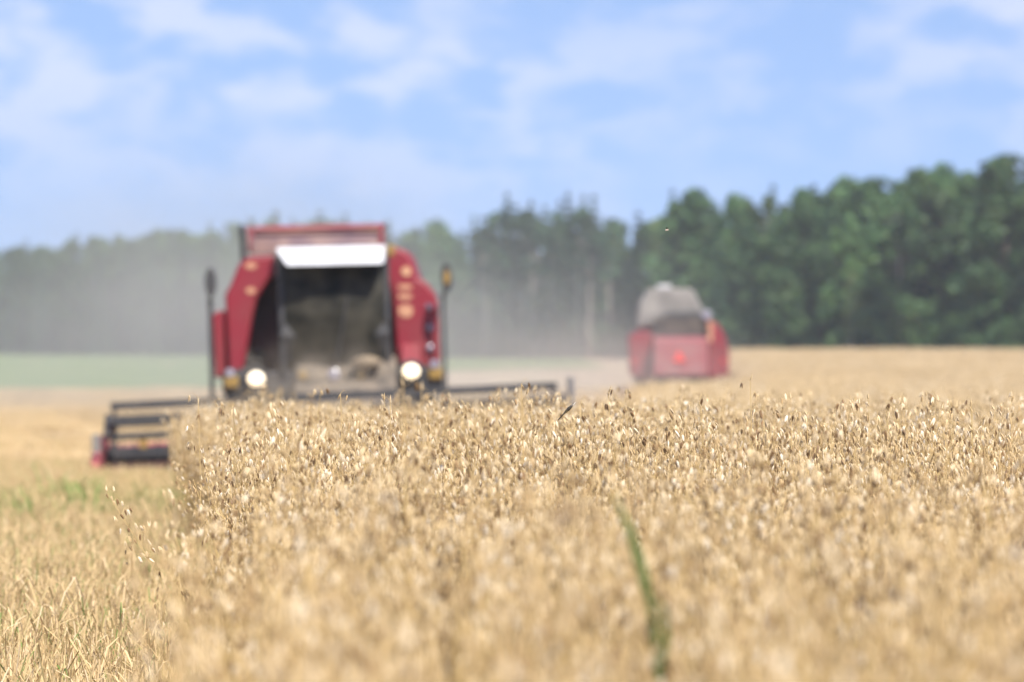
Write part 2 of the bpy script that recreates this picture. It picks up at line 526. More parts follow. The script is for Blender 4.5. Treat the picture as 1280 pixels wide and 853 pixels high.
class Plant:
    def __init__(s):
        s.v, s.f3, s.f4, s.tone = [], [], [], []
        s.m3, s.m4 = [], []

    def add(s, vs, fs, m, tone):
        n = len(s.v)
        s.v += [tuple(p) for p in vs]
        s.tone += [tone] * len(vs)
        for f in fs:
            f = [i + n for i in f]
            u = []
            for i in f:
                if i not in u: u.append(i)
            if len(u) == 3: s.f3.append(u); s.m3.append(m)
            else: s.f4.append(u); s.m4.append(m)

    def stem(s, pts, r0, r1, m, tone, sides=3):
        pts = [np.asarray(p, float) for p in pts]
        vs, fs = [], []
        for i, p in enumerate(pts):
            k = i / (len(pts) - 1); r = r0 * (1 - k) + r1 * k
            t = pts[min(i + 1, len(pts) - 1)] - pts[max(i - 1, 0)]
            t /= np.linalg.norm(t) + 1e-9
            up = np.array([0, 0, 1.]) if abs(t[2]) < 0.9 else np.array([1., 0, 0])
            a = np.cross(t, up); a /= np.linalg.norm(a); b = np.cross(t, a)
            for q in range(sides):
                an = 2 * math.pi * q / sides
                vs.append(p + (a * math.cos(an) + b * math.sin(an)) * r)
        for i in range(len(pts) - 1):
            for q in range(sides):
                a0 = i * sides + q; b0 = i * sides + (q + 1) % sides
                fs.append((a0, b0, b0 + sides, a0 + sides))
        s.add(vs, fs, m, tone)

    def blade(s, pts, w, m, tone, side=None):
        """flat leaf tapering to a point, slightly folded"""
        pts = [np.asarray(p, float) for p in pts]
        side = np.cross(pts[-1] - pts[0], [0, 0, 1.]) if side is None else np.asarray(side, float); side = side / (np.linalg.norm(side) + 1e-9)
        vs, fs = [], []
        n = len(pts)
        for i, p in enumerate(pts):
            k = i / (n - 1)
            ww = w * 0.5 * (0.6 + 0.8 * k if k < 0.4 else max(0.03, 0.92 * (1 - (k - 0.4) / 0.6) ** 0.8))
            vs += [p - side * ww + np.array([0, 0, ww * 0.4]), p, p + side * ww + np.array([0, 0, ww * 0.4])]
        for i in range(n - 1):
            for q in (0, 1):
                a = i * 3 + q
                fs.append((a, a + 1, a + 4, a + 3))
        s.add(vs, fs, m, tone)

    def mesh(s, name, mats):
        me = bpy.data.meshes.new(name)
        me.from_pydata(s.v, [], s.f3 + s.f4)
        for m in mats: me.materials.append(m)
        me.polygons.foreach_set("material_index", s.m3 + s.m4)
        at = me.attributes.new("tone", 'FLOAT', 'POINT')
        at.data.foreach_set("value", s.tone)
        return me


def oat_panicle(P, top, base, r, n_sp=34, two=True, size=1.0, husk_m=0, stem_m=1):
    """open drooping head between base and top of a stalk"""
    base = np.asarray(base, float); top = np.asarray(top, float)
    ax = top - base
    P.stem([base, top], 0.0011, 0.0006, stem_m, 0.45)
    nodes = 6
    for k in range(nodes):
        q = k / (nodes - 1)
        p0 = base + ax * (q ** 0.85)
        nb = max(1, int(round((n_sp / 9) * (1.35 - 0.9 * q) * r.uniform(0.8, 1.2))))
        for _ in range(nb):
            an = r.uniform(0, 2 * math.pi)
            ln = (0.058 * (1 - 0.72 * q) + 0.012) * r.uniform(0.4, 1.2)
            out = np.array([math.cos(an), math.sin(an), 0])
            mid = p0 + out * ln * 0.6 + np.array([0, 0, ln * r.uniform(0.35, 0.8)])
            end = p0 + out * ln * r.uniform(0.85, 1.15) + np.array([0, 0, ln * r.uniform(-0.1, 0.6)])
            P.stem([p0, mid, end], 0.0006, 0.0004, stem_m, r.uniform(0.3, 0.7))
            pts = [end] + ([mid] if r.random() < 0.55 and ln > 0.03 else [])
            for e in pts:
                tone = float(np.clip(r.normal(0.60, 0.22) if r.random() > .2 else r.uniform(0, .28), 0, 1))
                d = np.array([r.normal(0, 0.24), r.normal(0, 0.24), -1.0 if r.random() < 0.88 else 0.8])
                L = r.uniform(0.021, 0.029) * size
                W = r.uniform(0.0066, 0.0090) * size
                hang = e + np.array([0, 0, -0.004])
                if two:
                    sp = np.array([r.normal(0, 1), r.normal(0, 1), 0.0]); sp /= np.linalg.norm(sp) + 1e-9
                    opn = r.uniform(0.10, 0.26)
                    P.add(*spindle(hang, d + sp * opn, L, W), husk_m, tone)
                    P.add(*spindle(hang, d - sp * opn, L * 0.92, W * 0.9), husk_m, float(np.clip(tone + r.normal(0, .08), 0, 1)))
                else:
                    P.add(*spindle(hang, d, L, W * 1.3), husk_m, tone)
    # the topmost spikelet stands at the end of the axis
    P.add(*spindle(top, np.array([r.normal(0, .3), r.normal(0, .3), 1.0 if r.random() < .5 else -1.0]), 0.024 * size, 0.008 * size), husk_m, 0.6)


def oat_plant(P, x, y, h, r, detail=True, n_sp=34, bend=0.10, size=1.0, stem_m=1):
    az = r.uniform(0, 2 * math.pi)
    o = np.array([x, y, 0])
    b = np.array([math.cos(az), math.sin(az), 0]) * bend * r.uniform(0.4, 1.5)
    t_st = r.uniform(0.3, 0.8)
    pk = r.uniform(0.24, 0.32)
    ks = [0, .35, .65, 1.0] if detail else [0, 1.0]
    pos = lambda k: o + b * k * k + np.array([0, 0, h * k])
    P.stem([pos(k) for k in ks], 0.0020 * size, 0.0009 * size, stem_m, t_st)
    oat_panicle(P, pos(1.0), pos(1 - pk / h), r, n_sp, two=detail, size=size, stem_m=stem_m)
    if detail:
        for _ in range(1 if r.random() < .6 else 0):
            k = r.uniform(0.25, 0.50)
            p0 = pos(k); an = r.uniform(0, 2 * math.pi)
            out = np.array([math.cos(an), math.sin(an), 0]); ln = r.uniform(0.14, 0.28)
            dr = r.uniform(0.3, 1.3)
            P.blade([p0, p0 + out * ln * .3 + np.array([0, 0, ln * .28]), p0 + out * ln * .62 + np.array([0, 0, ln * (.30 - .25 * dr)]),
                     p0 + out * ln * .85 + np.array([0, 0, ln * (.1 - .6 * dr)])], 0.009, 1, r.uniform(0.1, 0.9))


HM = [M['oat'], M['straw']]
variants = []
for k in range(9):
    P = Plant(); r = np.random.default_rng(100 + k)
    oat_plant(P, 0, 0, r.uniform(0.78, 0.98), r, True, n_sp=int(r.uniform(24, 40)))
    variants.append(P.mesh('oat_variant', HM))
N_NEAR = len(variants)
for k in range(3):                                   # bare golden straws and grass between the oats
    P = Plant(); r = np.random.default_rng(150 + k)
    for _ in range(7):
        x, y = r.normal(0, .05, 2); h = r.uniform(.55, .98); ln = r.normal(0, .07, 2)
        tn = .03 if r.random() < .10 else float(np.clip(r.normal(.55, .2), 0.0, 1))
        P.stem([(x, y, 0), (x + ln[0] * .4, y + ln[1] * .4, h * .6), (x + ln[0], y + ln[1], h)], .0022, .0010, 1, tn)
        an = r.uniform(0, 6.28); d = np.array([math.cos(an), math.sin(an), 0]); o = np.array([x, y, h * r.uniform(.3, .7)]); q = r.uniform(.12, .25)
        P.blade([o, o + d * q * .25 + np.array([0, 0, q * .6]), o + d * q * .55 + np.array([0, 0, q * .8]), o + d * q + np.array([0, 0, q * .5])], .010, 1, float(np.clip(tn + r.normal(0, .2), 0, 1)))
    variants.append(P.mesh('straw_variant', HM))
N_STRAW = len(variants)
for k in range(4):                                   # half-metre tufts for the middle distance
    P = Plant(); r = np.random.default_rng(200 + k)
    for _ in range(52):
        oat_plant(P, r.uniform(-.27, .27), r.uniform(-.27, .27), r.normal(0.86, 0.06), r, False, n_sp=13, size=1.5)
    variants.append(P.mesh('oat_tuft_variant', HM))
for k in range(4):                                   # two-metre tufts far away
    P = Plant(); r = np.random.default_rng(300 + k)
    for _ in range(230):
        oat_plant(P, r.uniform(-1.1, 1.1), r.uniform(-1.1, 1.1), r.normal(0.86, 0.06), r, False, n_sp=5, size=3.2)
    variants.append(P.mesh('oat_far_variant', HM))


def scatter(name, meshes, pts, idx, rot, scl, m):
    """one object: its vertices carry the copies of MESHES"""
    me = bpy.data.meshes.new(name)
    pts = np.asarray(pts, np.float32)
    me.vertices.add(len(pts)); me.vertices.foreach_set("co", pts.ravel())
    a = me.attributes.new("pick", 'INT', 'POINT'); a.data.foreach_set("value", np.asarray(idx, np.int32))
    a = me.attributes.new("turn", 'FLOAT_VECTOR', 'POINT'); a.data.foreach_set("vector", np.asarray(rot, np.float32).ravel())
    a = me.attributes.new("size", 'FLOAT_VECTOR', 'POINT'); a.data.foreach_set("vector", np.asarray(scl, np.float32).ravel())
    for q in m: me.materials.append(q)
    o = link_mesh(name, me)
    g = bpy.data.node_groups.new(name + "_nodes", 'GeometryNodeTree')
    g.interface.new_socket("Geometry", in_out='INPUT', socket_type='NodeSocketGeometry')
    g.interface.new_socket("Geometry", in_out='OUTPUT', socket_type='NodeSocketGeometry')
    n, l = g.nodes, g.links
    gi = n.new("NodeGroupInput"); go = n.new("NodeGroupOutput")
    jn = n.new("GeometryNodeJoinGeometry")
    for me_v in reversed(meshes):
        ob = bpy.data.objects.new(me_v.name, me_v)          # source only, never linked to the scene
        oi = n.new("GeometryNodeObjectInfo"); oi.inputs["Object"].default_value = ob
        oi.inputs["As Instance"].default_value = True
        l.new(oi.outputs["Geometry"], jn.inputs[0])

    def named(nm, ty):
        q = n.new("GeometryNodeInputNamedAttribute"); q.data_type = ty; q.inputs["Name"].default_value = nm
        return q.outputs["Attribute"]
    ip = n.new("GeometryNodeInstanceOnPoints")
    l.new(gi.outputs[0], ip.inputs["Points"]); l.new(jn.outputs[0], ip.inputs["Instance"])
    ip.inputs["Pick Instance"].default_value = True
    l.new(named("pick", 'INT'), ip.inputs["Instance Index"])
    l.new(named("turn", 'FLOAT_VECTOR'), ip.inputs["Rotation"])
    l.new(named("size", 'FLOAT_VECTOR'), ip.inputs["Scale"])
    l.new(ip.outputs[0], go.inputs[0])
    md = o.modifiers.new("scatter", 'NODES'); md.node_group = g
    return o


def rand_points(y0, y1, dens, half, margin, keep):
    """random points between two distances within the view and a margin beside it"""
    xm = half * y1 + margin
    n = int(dens * (y1 - y0) * 2 * xm)
    x = rng.uniform(-xm, xm, n); y = rng.uniform(y0, y1, n)
    k = (np.abs(x) < half * y + margin) & keep(x, y)
    return x[k], y[k]


pp, pi_, pr, ps = [], [], [], []


def plant_zone(y0, y1, dens, half, margin, keep, lo, hi, tilt, s0, s1, noise_h=True):
    x, y = rand_points(y0, y1, dens, half, margin, keep)
    n = len(x)
    z = ground_z(x, y)
    pp.append(np.stack([x, y, z], 1)); pi_.append(rng.integers(lo, hi, n))
    pr.append(np.stack([rng.normal(0, tilt, n), rng.normal(0, tilt, n), rng.uniform(0, 2 * math.pi, n)], 1))
    s = rng.normal((s0 + s1) / 2, (s1 - s0) / 2, n)
    if lo == 0 and hi == N_NEAR:
        s = np.where(rng.random(n) < .11, s * rng.uniform(1.05, 1.18, n), s)
    if noise_h:
        s = s * (1 + 0.025 * np.sin(x * 2.1 + 1.3 * np.sin(y * 0.9)) + 0.02 * np.sin(y * 2.7 + x))
    s = np.minimum(s, 1.08) if noise_h else s
    ps.append(np.repeat(s[:, None], 3, 1))


in_crop = lambda x, y: (x > crop_edge(y) + np.abs(rng.normal(0, .07, x.shape)) - .03) & ((y > 8.3) | (np.abs(x - .0255 * y) > .10 + .04 * rng.random(x.shape)))
clumps = lambda x, y: in_crop(x, y) & (np.sin(x * 3.1 + 1.7 * np.sin(y * 1.3)) + np.sin(y * 2.3 + x * 1.1) + rng.normal(0, .8, x.shape) > -1.2)
plant_zone(3.0, 8, 90, 0.095, 0.5, in_crop, 0, N_NEAR, 0.08, 0.80, 0.95)
plant_zone(8, 12, 120, 0.095, 0.5, clumps, 0, N_NEAR, 0.08, 0.82, 0.95)
plant_zone(3.0, 13, 50, 0.095, 0.5, in_crop, N_NEAR, N_STRAW, 0.08, 0.78, 0.98)
plant_zone(13, 27, 16, 0.095, 0.5, in_crop, N_NEAR, N_STRAW, 0.10, 0.60, 0.78)
plant_zone(14, 24, 60, 0.095, 0.5, lambda x, y: (x > crop_edge(y) - .02) & (x < crop_edge(y) + .12), 0, N_NEAR, 0.15, 0.66, 0.88)
plant_zone(12, 27, 165, 0.095, 0.5, clumps, 0, N_NEAR, 0.07, 0.82, 0.95)
plant_zone(27, 36, 120, 0.095, 0.5, in_crop, 0, N_NEAR, 0.07, 0.82, 0.93)
plant_zone(34, 74.2, 5.2, 0.095, 1.0, in_crop, N_STRAW, N_STRAW + 4, 0.03, 0.87, 0.95)
plant_zone(74.8, 430, 0.36, 0.097, 3.0, lambda x, y: x > crop_edge(y) + 0.9, N_STRAW + 4, N_STRAW + 8, 0.015, 0.94, 1.04)
crop = scatter('oat_crop', variants, np.concatenate(pp), np.concatenate(pi_), np.concatenate(pr), np.concatenate(ps), HM)
tag(crop, 'ripe golden standing oat crop filling the field', 'oat crop', kind='stuff')

# ------------------------------------------------------------------ stubble
SM = [M['stubble'], M['stubble']]
sv = []
for k in range(6):
    P = Plant(); r = np.random.default_rng(400 + k)
    for _ in range(16):
        x, y = r.normal(0, .09, 2); h = r.uniform(0.08, 0.20)
        lean = r.normal(0, .045, 2)
        P.stem([(x, y, 0), (x + lean[0], y + lean[1], h)], 0.0022, 0.0018, 0, float(np.clip(r.normal(.5, .2), 0.02, 1)))
    for _ in range(9):
        x, y = r.normal(0, .12, 2); an = r.uniform(0, 6.28); ln = r.uniform(.06, .17)
        o = np.array([x, y, r.uniform(0.01, .1)]); d = np.array([math.cos(an), math.sin(an), 0])
        P.blade([o, o + d * ln * .4 + np.array([0, 0, ln * r.uniform(.1, .7)]), o + d * ln * .8 + np.array([0, 0, ln * r.uniform(.0, .7)]), o + d * ln + np.array([0, 0, ln * r.uniform(-.1, .5)])],
                r.uniform(.004, .008), 0, float(np.clip(r.normal(.5, .25), 0.04, 1)))
    sv.append(P.mesh('stubble_variant', SM))
for k in range(3):                                   # weedy tufts with green blades
    P = Plant(); r = np.random.default_rng(450 + k)
    for _ in range(22):
        x, y = r.normal(0, .07, 2); an = r.uniform(0, 6.28); ln = r.uniform(.12, .30)
        d = np.array([math.cos(an), math.sin(an), 0]); o = np.array([x, y, 0])
        P.blade([o, o + d * ln * .2 + np.array([0, 0, ln * .6]), o + d * ln * .5 + np.array([0, 0, ln * .85]), o + d * ln * .8 + np.array([0, 0, ln * .75])],
                r.uniform(.005, .010), 0, float(r.choice([0.0, 0.02, 0.08, 0.5])))
    sv.append(P.mesh('stubble_weed_variant', SM))
for k in range(3):                                   # metre-wide tufts far away
    P = Plant(); r = np.random.default_rng(480 + k)
    for _ in range(150):
        x, y = r.uniform(-.55, .55, 2); h = r.uniform(0.08, 0.20); lean = r.normal(0, .04, 2)
        P.stem([(x, y, 0), (x + lean[0], y + lean[1], h)], 0.006, 0.005, 0, float(np.clip(r.normal(.6, .2), 0.1, 1)))
    sv.append(P.mesh('stubble_far_variant', SM))
pp, pi_, pr, ps = [], [], [], []
cut = lambda x, y: x < crop_edge(y) + 0.1
plant_zone(10, 45, 75, 0.095, 0.6, cut, 0, 6, 0.08, 0.8, 1.15, False)
plant_zone(45, 82, 30, 0.095, 1.0, cut, 0, 6, 0.08, 0.9, 1.2, False)
plant_zone(12, 80, 3.2, 0.095, 0.6, lambda x, y: cut(x, y) & (np.sin(x * 1.9 + 2) + np.sin(y * .23 + x) > 0.4), 6, 9, 0.1, 0.7, 1.3, False)
plant_zone(80, 256, 0.55, 0.095, 2.0, cut, 9, 12, 0.02, 0.9, 1.1, False)
stub = scatter('stubble', sv, np.concatenate(pp), np.concatenate(pi_), np.concatenate(pr), np.concatenate(ps), SM)
tag(stub, 'short golden stubble and loose straw beside the standing crop', 'stubble', kind='stuff')


# ------------------------------------------------------------------ forest
def leaf_cloud(centers, radii, n, size, r, shell=0.55, flat=1.0, droop=0.0):
    """n leaf-spray quads spread through lumps"""
    w = np.array([q ** 2 for q in radii]); w = w / w.sum()
    which = r.choice(len(centers), n, p=w)
    d = r.normal(0, 1, (n, 3)); d /= np.linalg.norm(d, axis=1)[:, None]
    rad = np.array(radii)[which] * (shell + (1 - shell) * r.random(n) ** 0.6) * r.uniform(0.85, 1.2, n)
    p = np.array(centers)[which] + d * rad[:, None] * np.array([1, 1, flat])
    nrm = d + r.normal(0, .55, (n, 3)) + np.array([0, 0, 0.25]); nrm /= np.linalg.norm(nrm, axis=1)[:, None]
    a = np.cross(nrm, r.normal(0, 1, (n, 3))); a /= np.linalg.norm(a, axis=1)[:, None]
    b = np.cross(nrm, a)
    s = size * r.uniform(0.5, 1.3, n)[:, None]
    v = np.stack([p - a * s * .5, p + b * s * .28, p + a * s * .5, p - b * s * .28], 1).reshape(-1, 3)
    f = np.arange(4 * n).reshape(n, 4)
    return v, f


def trunk_mesh(name, h, r0, limbs, m, r, lean=0.0):
    b = MB()
    pts = [(lean * (k / 5) ** 2 * h + r.normal(0, .02) * h * .2 * (k > 0), r.normal(0, .02) * h * .2 * (k > 0), h * k / 5) for k in range(6)]
    b.tube(pts, [r0 * (1.25 if k == 0 else 1 - .17 * k) for k in range(6)], 7)
    for (z0, an, ln, up) in limbs:
        k = min(4, int(z0 * 5)); f = z0 * 5 - k
        p = Vector(pts[k]).lerp(Vector(pts[k + 1]), f)
        d = Vector((math.cos(an), math.sin(an), up)).normalized()
        q1 = p + d * ln * .5; q2 = p + d * ln + Vector((0, 0, ln * .15))
        rr = r0 * .38 * (1 - z0 * .5)
        b.tube([p, q1, q2], [rr, rr * .6, rr * .2], 5)
    o = b.build(name, m, None, smooth=True)
    me = o.data
    bpy.data.objects.remove(o)
    return me


def proto_leafy(seed, h=16.0, R_=2.6, low=0.04, n=2600, size=0.74):
    r = np.random.default_rng(seed)
    C, Q = [], []
    for k in range(46):
        z = low + (0.95 - low) * (k + r.random()) / 46
        prof = math.sin(math.pi * min(1, (z - low + .12) / (1.02 - low + .12)) ** 0.8) ** 0.7
        an = r.uniform(0, 6.28); rr = R_ * prof * r.uniform(0.25, 1.0)
        C.append((math.cos(an) * rr, math.sin(an) * rr, z * h)); Q.append(R_ * r.uniform(.20, .46) * (0.6 + .4 * prof))
    C.append((0, 0, h * .93)); Q.append(R_ * .3)
    v, f = leaf_cloud(C, Q, n, size, r)
    limbs = [(r.uniform(.2, .85), r.uniform(0, 6.28), R_ * r.uniform(.6, 1.0), r.uniform(.3, 1.0)) for _ in range(12)]
    return v, f, limbs, r


def proto_spruce(seed, h=16.0, R_=2.0, low=0.04, n=3200):
    r = np.random.default_rng(seed)
    vs = []
    for _ in range(n):
        q = low + (1 - low) * (1 - math.sqrt(r.random())) if r.random() < .8 else r.uniform(low, 1)
        tier = round(q * 20) / 20 + r.normal(0, .006)
        an = r.uniform(0, 6.28); rmax = R_ * (1 - tier) ** 0.85 + 0.06
        rr = rmax * r.uniform(.35, 1.05) * (0.8 + .35 * math.sin(an * 5 + tier * 40))
        p = np.array([math.cos(an) * rr, math.sin(an) * rr, tier * h - rr * .35])
        d = np.array([math.cos(an), math.sin(an), -.4]) + r.normal(0, .25, 3); d /= np.linalg.norm(d)
        sd = np.cross(d, [0, 0, 1.]) + r.normal(0, .3, 3); sd /= np.linalg.norm(sd)
        s = r.uniform(.55, .95)
        vs += [p - d * s * .5, p + sd * s * .22, p + d * s * .6, p - sd * s * .22]
    v = np.array(vs); f = np.arange(len(v)).reshape(-1, 4)
    limbs = [(r.uniform(.1, .6), r.uniform(0, 6.28), R_ * .7, -.2) for _ in range(10)]
    return v, f, limbs, r


def proto_pine(seed, h=17.0, n=1500):
    r = np.random.default_rng(seed)
    C, Q = [], []
    for k in range(15):
        z = r.uniform(.58, .96); an = r.uniform(0, 6.28); rr = 1.5 * r.uniform(.2, 1) * (1.15 - abs(z - .75) * 1.6)
        C.append((math.cos(an) * rr, math.sin(an) * rr, z * h)); Q.append(r.uniform(.5, .85))
    v, f = leaf_cloud(C, Q, n, .62, r, flat=.6)
    limbs = [(r.uniform(.5, .92), r.uniform(0, 6.28), r.uniform(.8, 1.7), r.uniform(.1, .5)) for _ in range(12)]
    return v, f, limbs, r


def make_proto(name, v, f, lm, tm):
    root = empty(name)
    link_mesh('crown', np_mesh('crown', v, f, [lm]), root)
    link_mesh('trunk', tm, root)
    return root


protos = {'leafy': [], 'birch': [], 'spruce': [], 'pine': [], 'bush': []}
for sd_ in (1, 2, 3, 4):
    v, f, lb, r = proto_leafy(sd_, R_=(3.1, 2.7, 3.4, 2.9)[sd_ - 1], n=3400)
    protos['leafy'].append(make_proto('leafy_tree', v, f, M['leaf'], trunk_mesh('trunk', 14.5, .19, lb, M['bark'], r)))
for sd_ in (11, 12):
    v, f, lb, r = proto_leafy(sd_, R_=2.2, low=.12, n=2600, size=.60)
    protos['birch'].append(make_proto('birch_tree', v, f, M['leaf_birch'], trunk_mesh('trunk', 14.8, .14, lb, M['birch_bark'], r)))
for sd_ in (21, 22, 23):
    v, f, lb, r = proto_spruce(sd_, R_=(2.4, 2.9, 2.2)[sd_ - 21])
    protos['spruce'].append(make_proto('spruce_tree', v, f, M['needle'], trunk_mesh('trunk', 15.6, .17, lb, M['bark'], r)))
for sd_ in (31, 32):
    v, f, lb, r = proto_pine(sd_, h=16)
    protos['pine'].append(make_proto('pine_tree', v, f, M['needle'], trunk_mesh('trunk', 15.2, .19, lb, M['pine_bark'], r)))
for sd_ in (41, 42):
    r = np.random.default_rng(sd_)
    C = [(r.normal(0, .9), r.normal(0, .8), r.uniform(.7, 3.2)) for _ in range(16)]
    v, f = leaf_cloud(C, [r.uniform(.5, .9) for _ in C], 1100, .36, r)
    root = empty('bush')
    link_mesh('foliage', np_mesh('foliage', v, f, [M['leaf']]), root)
    b = MB()
    for _ in range(5):
        an = r.uniform(0, 6.28)
        b.tube([(0, 0, -.1), (math.cos(an) * .3, math.sin(an) * .3, 1.2), (math.cos(an) * .7, math.sin(an) * .7, 2.6)], [.06, .04, .015], 5)
    b.build('stem', M['bark'], root)
    protos['bush'].append(root)
used_proto = set()


def line_d(px):
    """distance of the forest edge along the view column px (0..1280)"""
    return float(np.interp(px, [-200, 300, 640, 900, 1280, 1500], [790, 710, 600, 500, 425, 405]))


TOPX = [-200, 0, 60, 100, 150, 200, 240, 300, 340, 430, 500, 540, 600, 632, 660, 710, 740, 770, 800, 830, 860, 900, 920, 950, 980, 1010, 1060, 1110, 1150, 1180, 1210, 1255, 1290, 1500]
TOPY = [305, 300, 300, 288, 286, 277, 284, 268, 265, 271, 277, 276, 271, 247, 258, 248, 249, 273, 274, 252, 242, 256, 240, 243, 243, 234, 222, 220, 212, 217, 203, 193, 200, 185]

LABELS = {
    'leafy': ('broadleaf tree', 'leafy green tree'), 'birch': ('birch', 'light green birch'), 'spruce': ('spruce', 'dark pointed spruce'),
    'pine': ('pine', 'tall pine with a bare trunk'), 'bush': ('bush', 'low green bush')}


def stretch(px):
    if px < 290: return 'in the dusty grey forest left of the near combine'
    if px < 560: return 'in the pale forest directly behind the near combine'
    if px < 790: return 'in the dusty forest between the two combines'
    if px < 915: return 'in the forest behind the far combine'
    return 'in the clear dark green forest right of the far combine'


def put_tree(kind, px, d, h, label=None, squash=1.0):
    lst = protos[kind]
    p = lst[random.randrange(len(lst))]
    o = p if p.name not in used_proto else copy_tree(p)
    used_proto.add(p.name)
    x = (px - 640) / 7111 * d
    k = h / (16.0 if kind != 'bush' else 3.6)
    o.location = (x, d, gz(x, d) - 0.1)
    o.rotation_euler = (0, 0, random.uniform(0, 6.28))
    o.scale = (k * squash, k * squash, k)
    cat, nm = LABELS[kind]
    tag(o, label or f"{nm} {stretch(px)}", cat, f"{nm} {stretch(px)}" if not label else 'trees of the forest edge')
    return o


def top_h(px, d):
    y = float(np.interp(px, TOPX, TOPY)) - 9 * min(1, max(0, (px - 700) / 200))
    return (430 - y) / 7111 * d + EYE - gz((px - 640) / 7111 * d, d)


SPECIAL = []
for row, (off, hk) in enumerate(((0, .93), (7, .98), (14, 1.0), (20, 1.0), (27, .97))):
    px = -60.0 + row * 9
    while px < 1360:
        d = line_d(px) + off + random.uniform(-2, 2)
        u_ = random.random()
        if px < 300: kind = 'spruce' if u_ < .35 else ('pine' if u_ < .5 else 'leafy')
        elif px < 600: kind = 'pine' if u_ < (.35 if row < 2 else 0) else ('spruce' if u_ < .6 else 'leafy')
        elif px < 790: kind = 'pine' if u_ < (.75 if row < 2 else 0) else ('spruce' if u_ < .9 else 'leafy')
        else: kind = 'leafy' if u_ < .40 else ('birch' if u_ < .64 else 'spruce')
        h = top_h(px, d) * hk * random.uniform(.78 if row < 2 else .9, 1.02)
        put_tree(kind, px, d, h, squash=random.uniform(.9, 1.2))
        px += (3.2 + 1.6 * random.random()) * 7111 / d * (1.0 if kind != 'pine' else .7) * (1 if row < 2 else .72)
for px in (604, 618, 652, 666, 690, 722, 737, 762):
    put_tree('pine', px, line_d(px) - 6, top_h(px, line_d(px)) * random.uniform(.9, 1.0))
# single trees that can be told apart
put_tree('leafy', 1256, line_d(1256) - 1, top_h(1256, line_d(1256)), 'tallest dark round-topped tree at the right end of the forest')
put_tree('leafy', 1152, line_d(1152) - 1, top_h(1152, line_d(1152)), 'round-topped tree two crowns left of the tallest forest tree')
put_tree('leafy', 862, line_d(862) - 2, top_h(862, line_d(862)), 'broad green tree rising right behind the far combine', squash=1.25)
put_tree('spruce', 710, line_d(710) - 2, top_h(710, line_d(710)) * 1.02, 'left of the two tallest pointed trees between the combines')
put_tree('spruce', 742, line_d(742) - 2, top_h(742, line_d(742)) * 1.02, 'right of the two tallest pointed trees between the combines', squash=.9)
put_tree('spruce', 634, line_d(634) - 2, top_h(634, line_d(634)) * 1.02, 'pointed spruce just right of the near combine mirror')
for k, (px, h) in enumerate(((930, 3.6), (958, 4.4), (1000, 3.6), (1034, 4.8), (1090, 4.2), (1120, 3.4), (1160, 5.2), (1190, 3.8), (1230, 4.8), (1262, 3.6), (1300, 4.6), (620, 3.0), (672, 3.8), (724, 3.4), (556, 3.4), (770, 3.6))):
    d = line_d(px) - 3.5
    put_tree('bush', px, d, h)

for lst in protos.values():                          # models that no place in the forest used
    for p in lst:
        if p.name not in used_proto:
            for ch in list(p.children): bpy.data.objects.remove(ch)
            bpy.data.objects.remove(p)

# one birch with withered grey-brown leaves and a pale leaning trunk; one narrow yellowing birch
v, f, lb, r = proto_leafy(61, h=16.0, R_=1.9, low=.42, n=900, size=.34)
o = make_proto('withered_birch', v, f, M['leaf_brown'], trunk_mesh('trunk', 15.0, .20, lb, M['birch_bark'], r, lean=-.05))
d = line_d(1128) - 4; x = (1128 - 640) / 7111 * d
o.location = (x, d, gz(x, d)); o.scale = (.80, .80, .80)
tag(o, 'withered birch with grey-brown crown and pale trunk in the right forest', 'birch')
v, f, lb, r = proto_leafy(62, h=16.0, R_=2.0, low=.12, n=1500, size=.34)
o = make_proto('yellowing_birch', v, f, M['leaf_yellow'], trunk_mesh('trunk', 14.5, .12, lb, M['birch_bark'], r))
d = line_d(1066) - 4; x = (1066 - 640) / 7111 * d
o.location = (x, d, gz(x, d)); o.scale = (.55, .55, .46)
tag(o, 'small yellow-green birch in front of the dark right forest', 'birch')


# ------------------------------------------------------------------ near combine, facing the camera
def fx(px): return (px - 412) / 88.9
def fz(py): return (430 - py) / 88.9 + 1.8
def poly(*pts): return [(fx(a), fz(b)) for a, b in pts]


def wheel(root, x, y, r, w, m_rim):
    b = MB()
    n = 28
    prof = [(-w / 2, r * .62), (-w / 2, r * .86), (-w * .42, r * .96), (-w * .2, r), (w * .2, r), (w * .42, r * .96), (w / 2, r * .86), (w / 2, r * .62)]
    rings = [[(x + dx, y + math.cos(2 * math.pi * i / n) * rr, r + math.sin(2 * math.pi * i / n) * rr) for i in range(n)] for dx, rr in prof]
    b.loft(rings)
    for i in range(18):                             # lugs of the tread
        a = 2 * math.pi * i / 18
        for sgn in (-1, 1):
            aa = a + (0.09 if sgn > 0 else 0)
            c = Vector((x + sgn * w * .24, y + math.cos(aa) * r * 1.005, r + math.sin(aa) * r * 1.005))
            b.box(c.x - w * .24, c.x + w * .24, c.y - .035, c.y + .035, c.z - .035, c.z + .035, rot=(aa, 0, sgn * .35))
    t = b.build('wheel', M['rubber'], root)
    q = MB()
    q.disc((x - w * .30, y, r), r * .63, w * .6, n=24, axis='x')
    q.disc((x - w * .42, y, r), r * .22, w * .84, n=16, axis='x')
    q.build('rim', m_rim, t, bevel=.01)
    return t


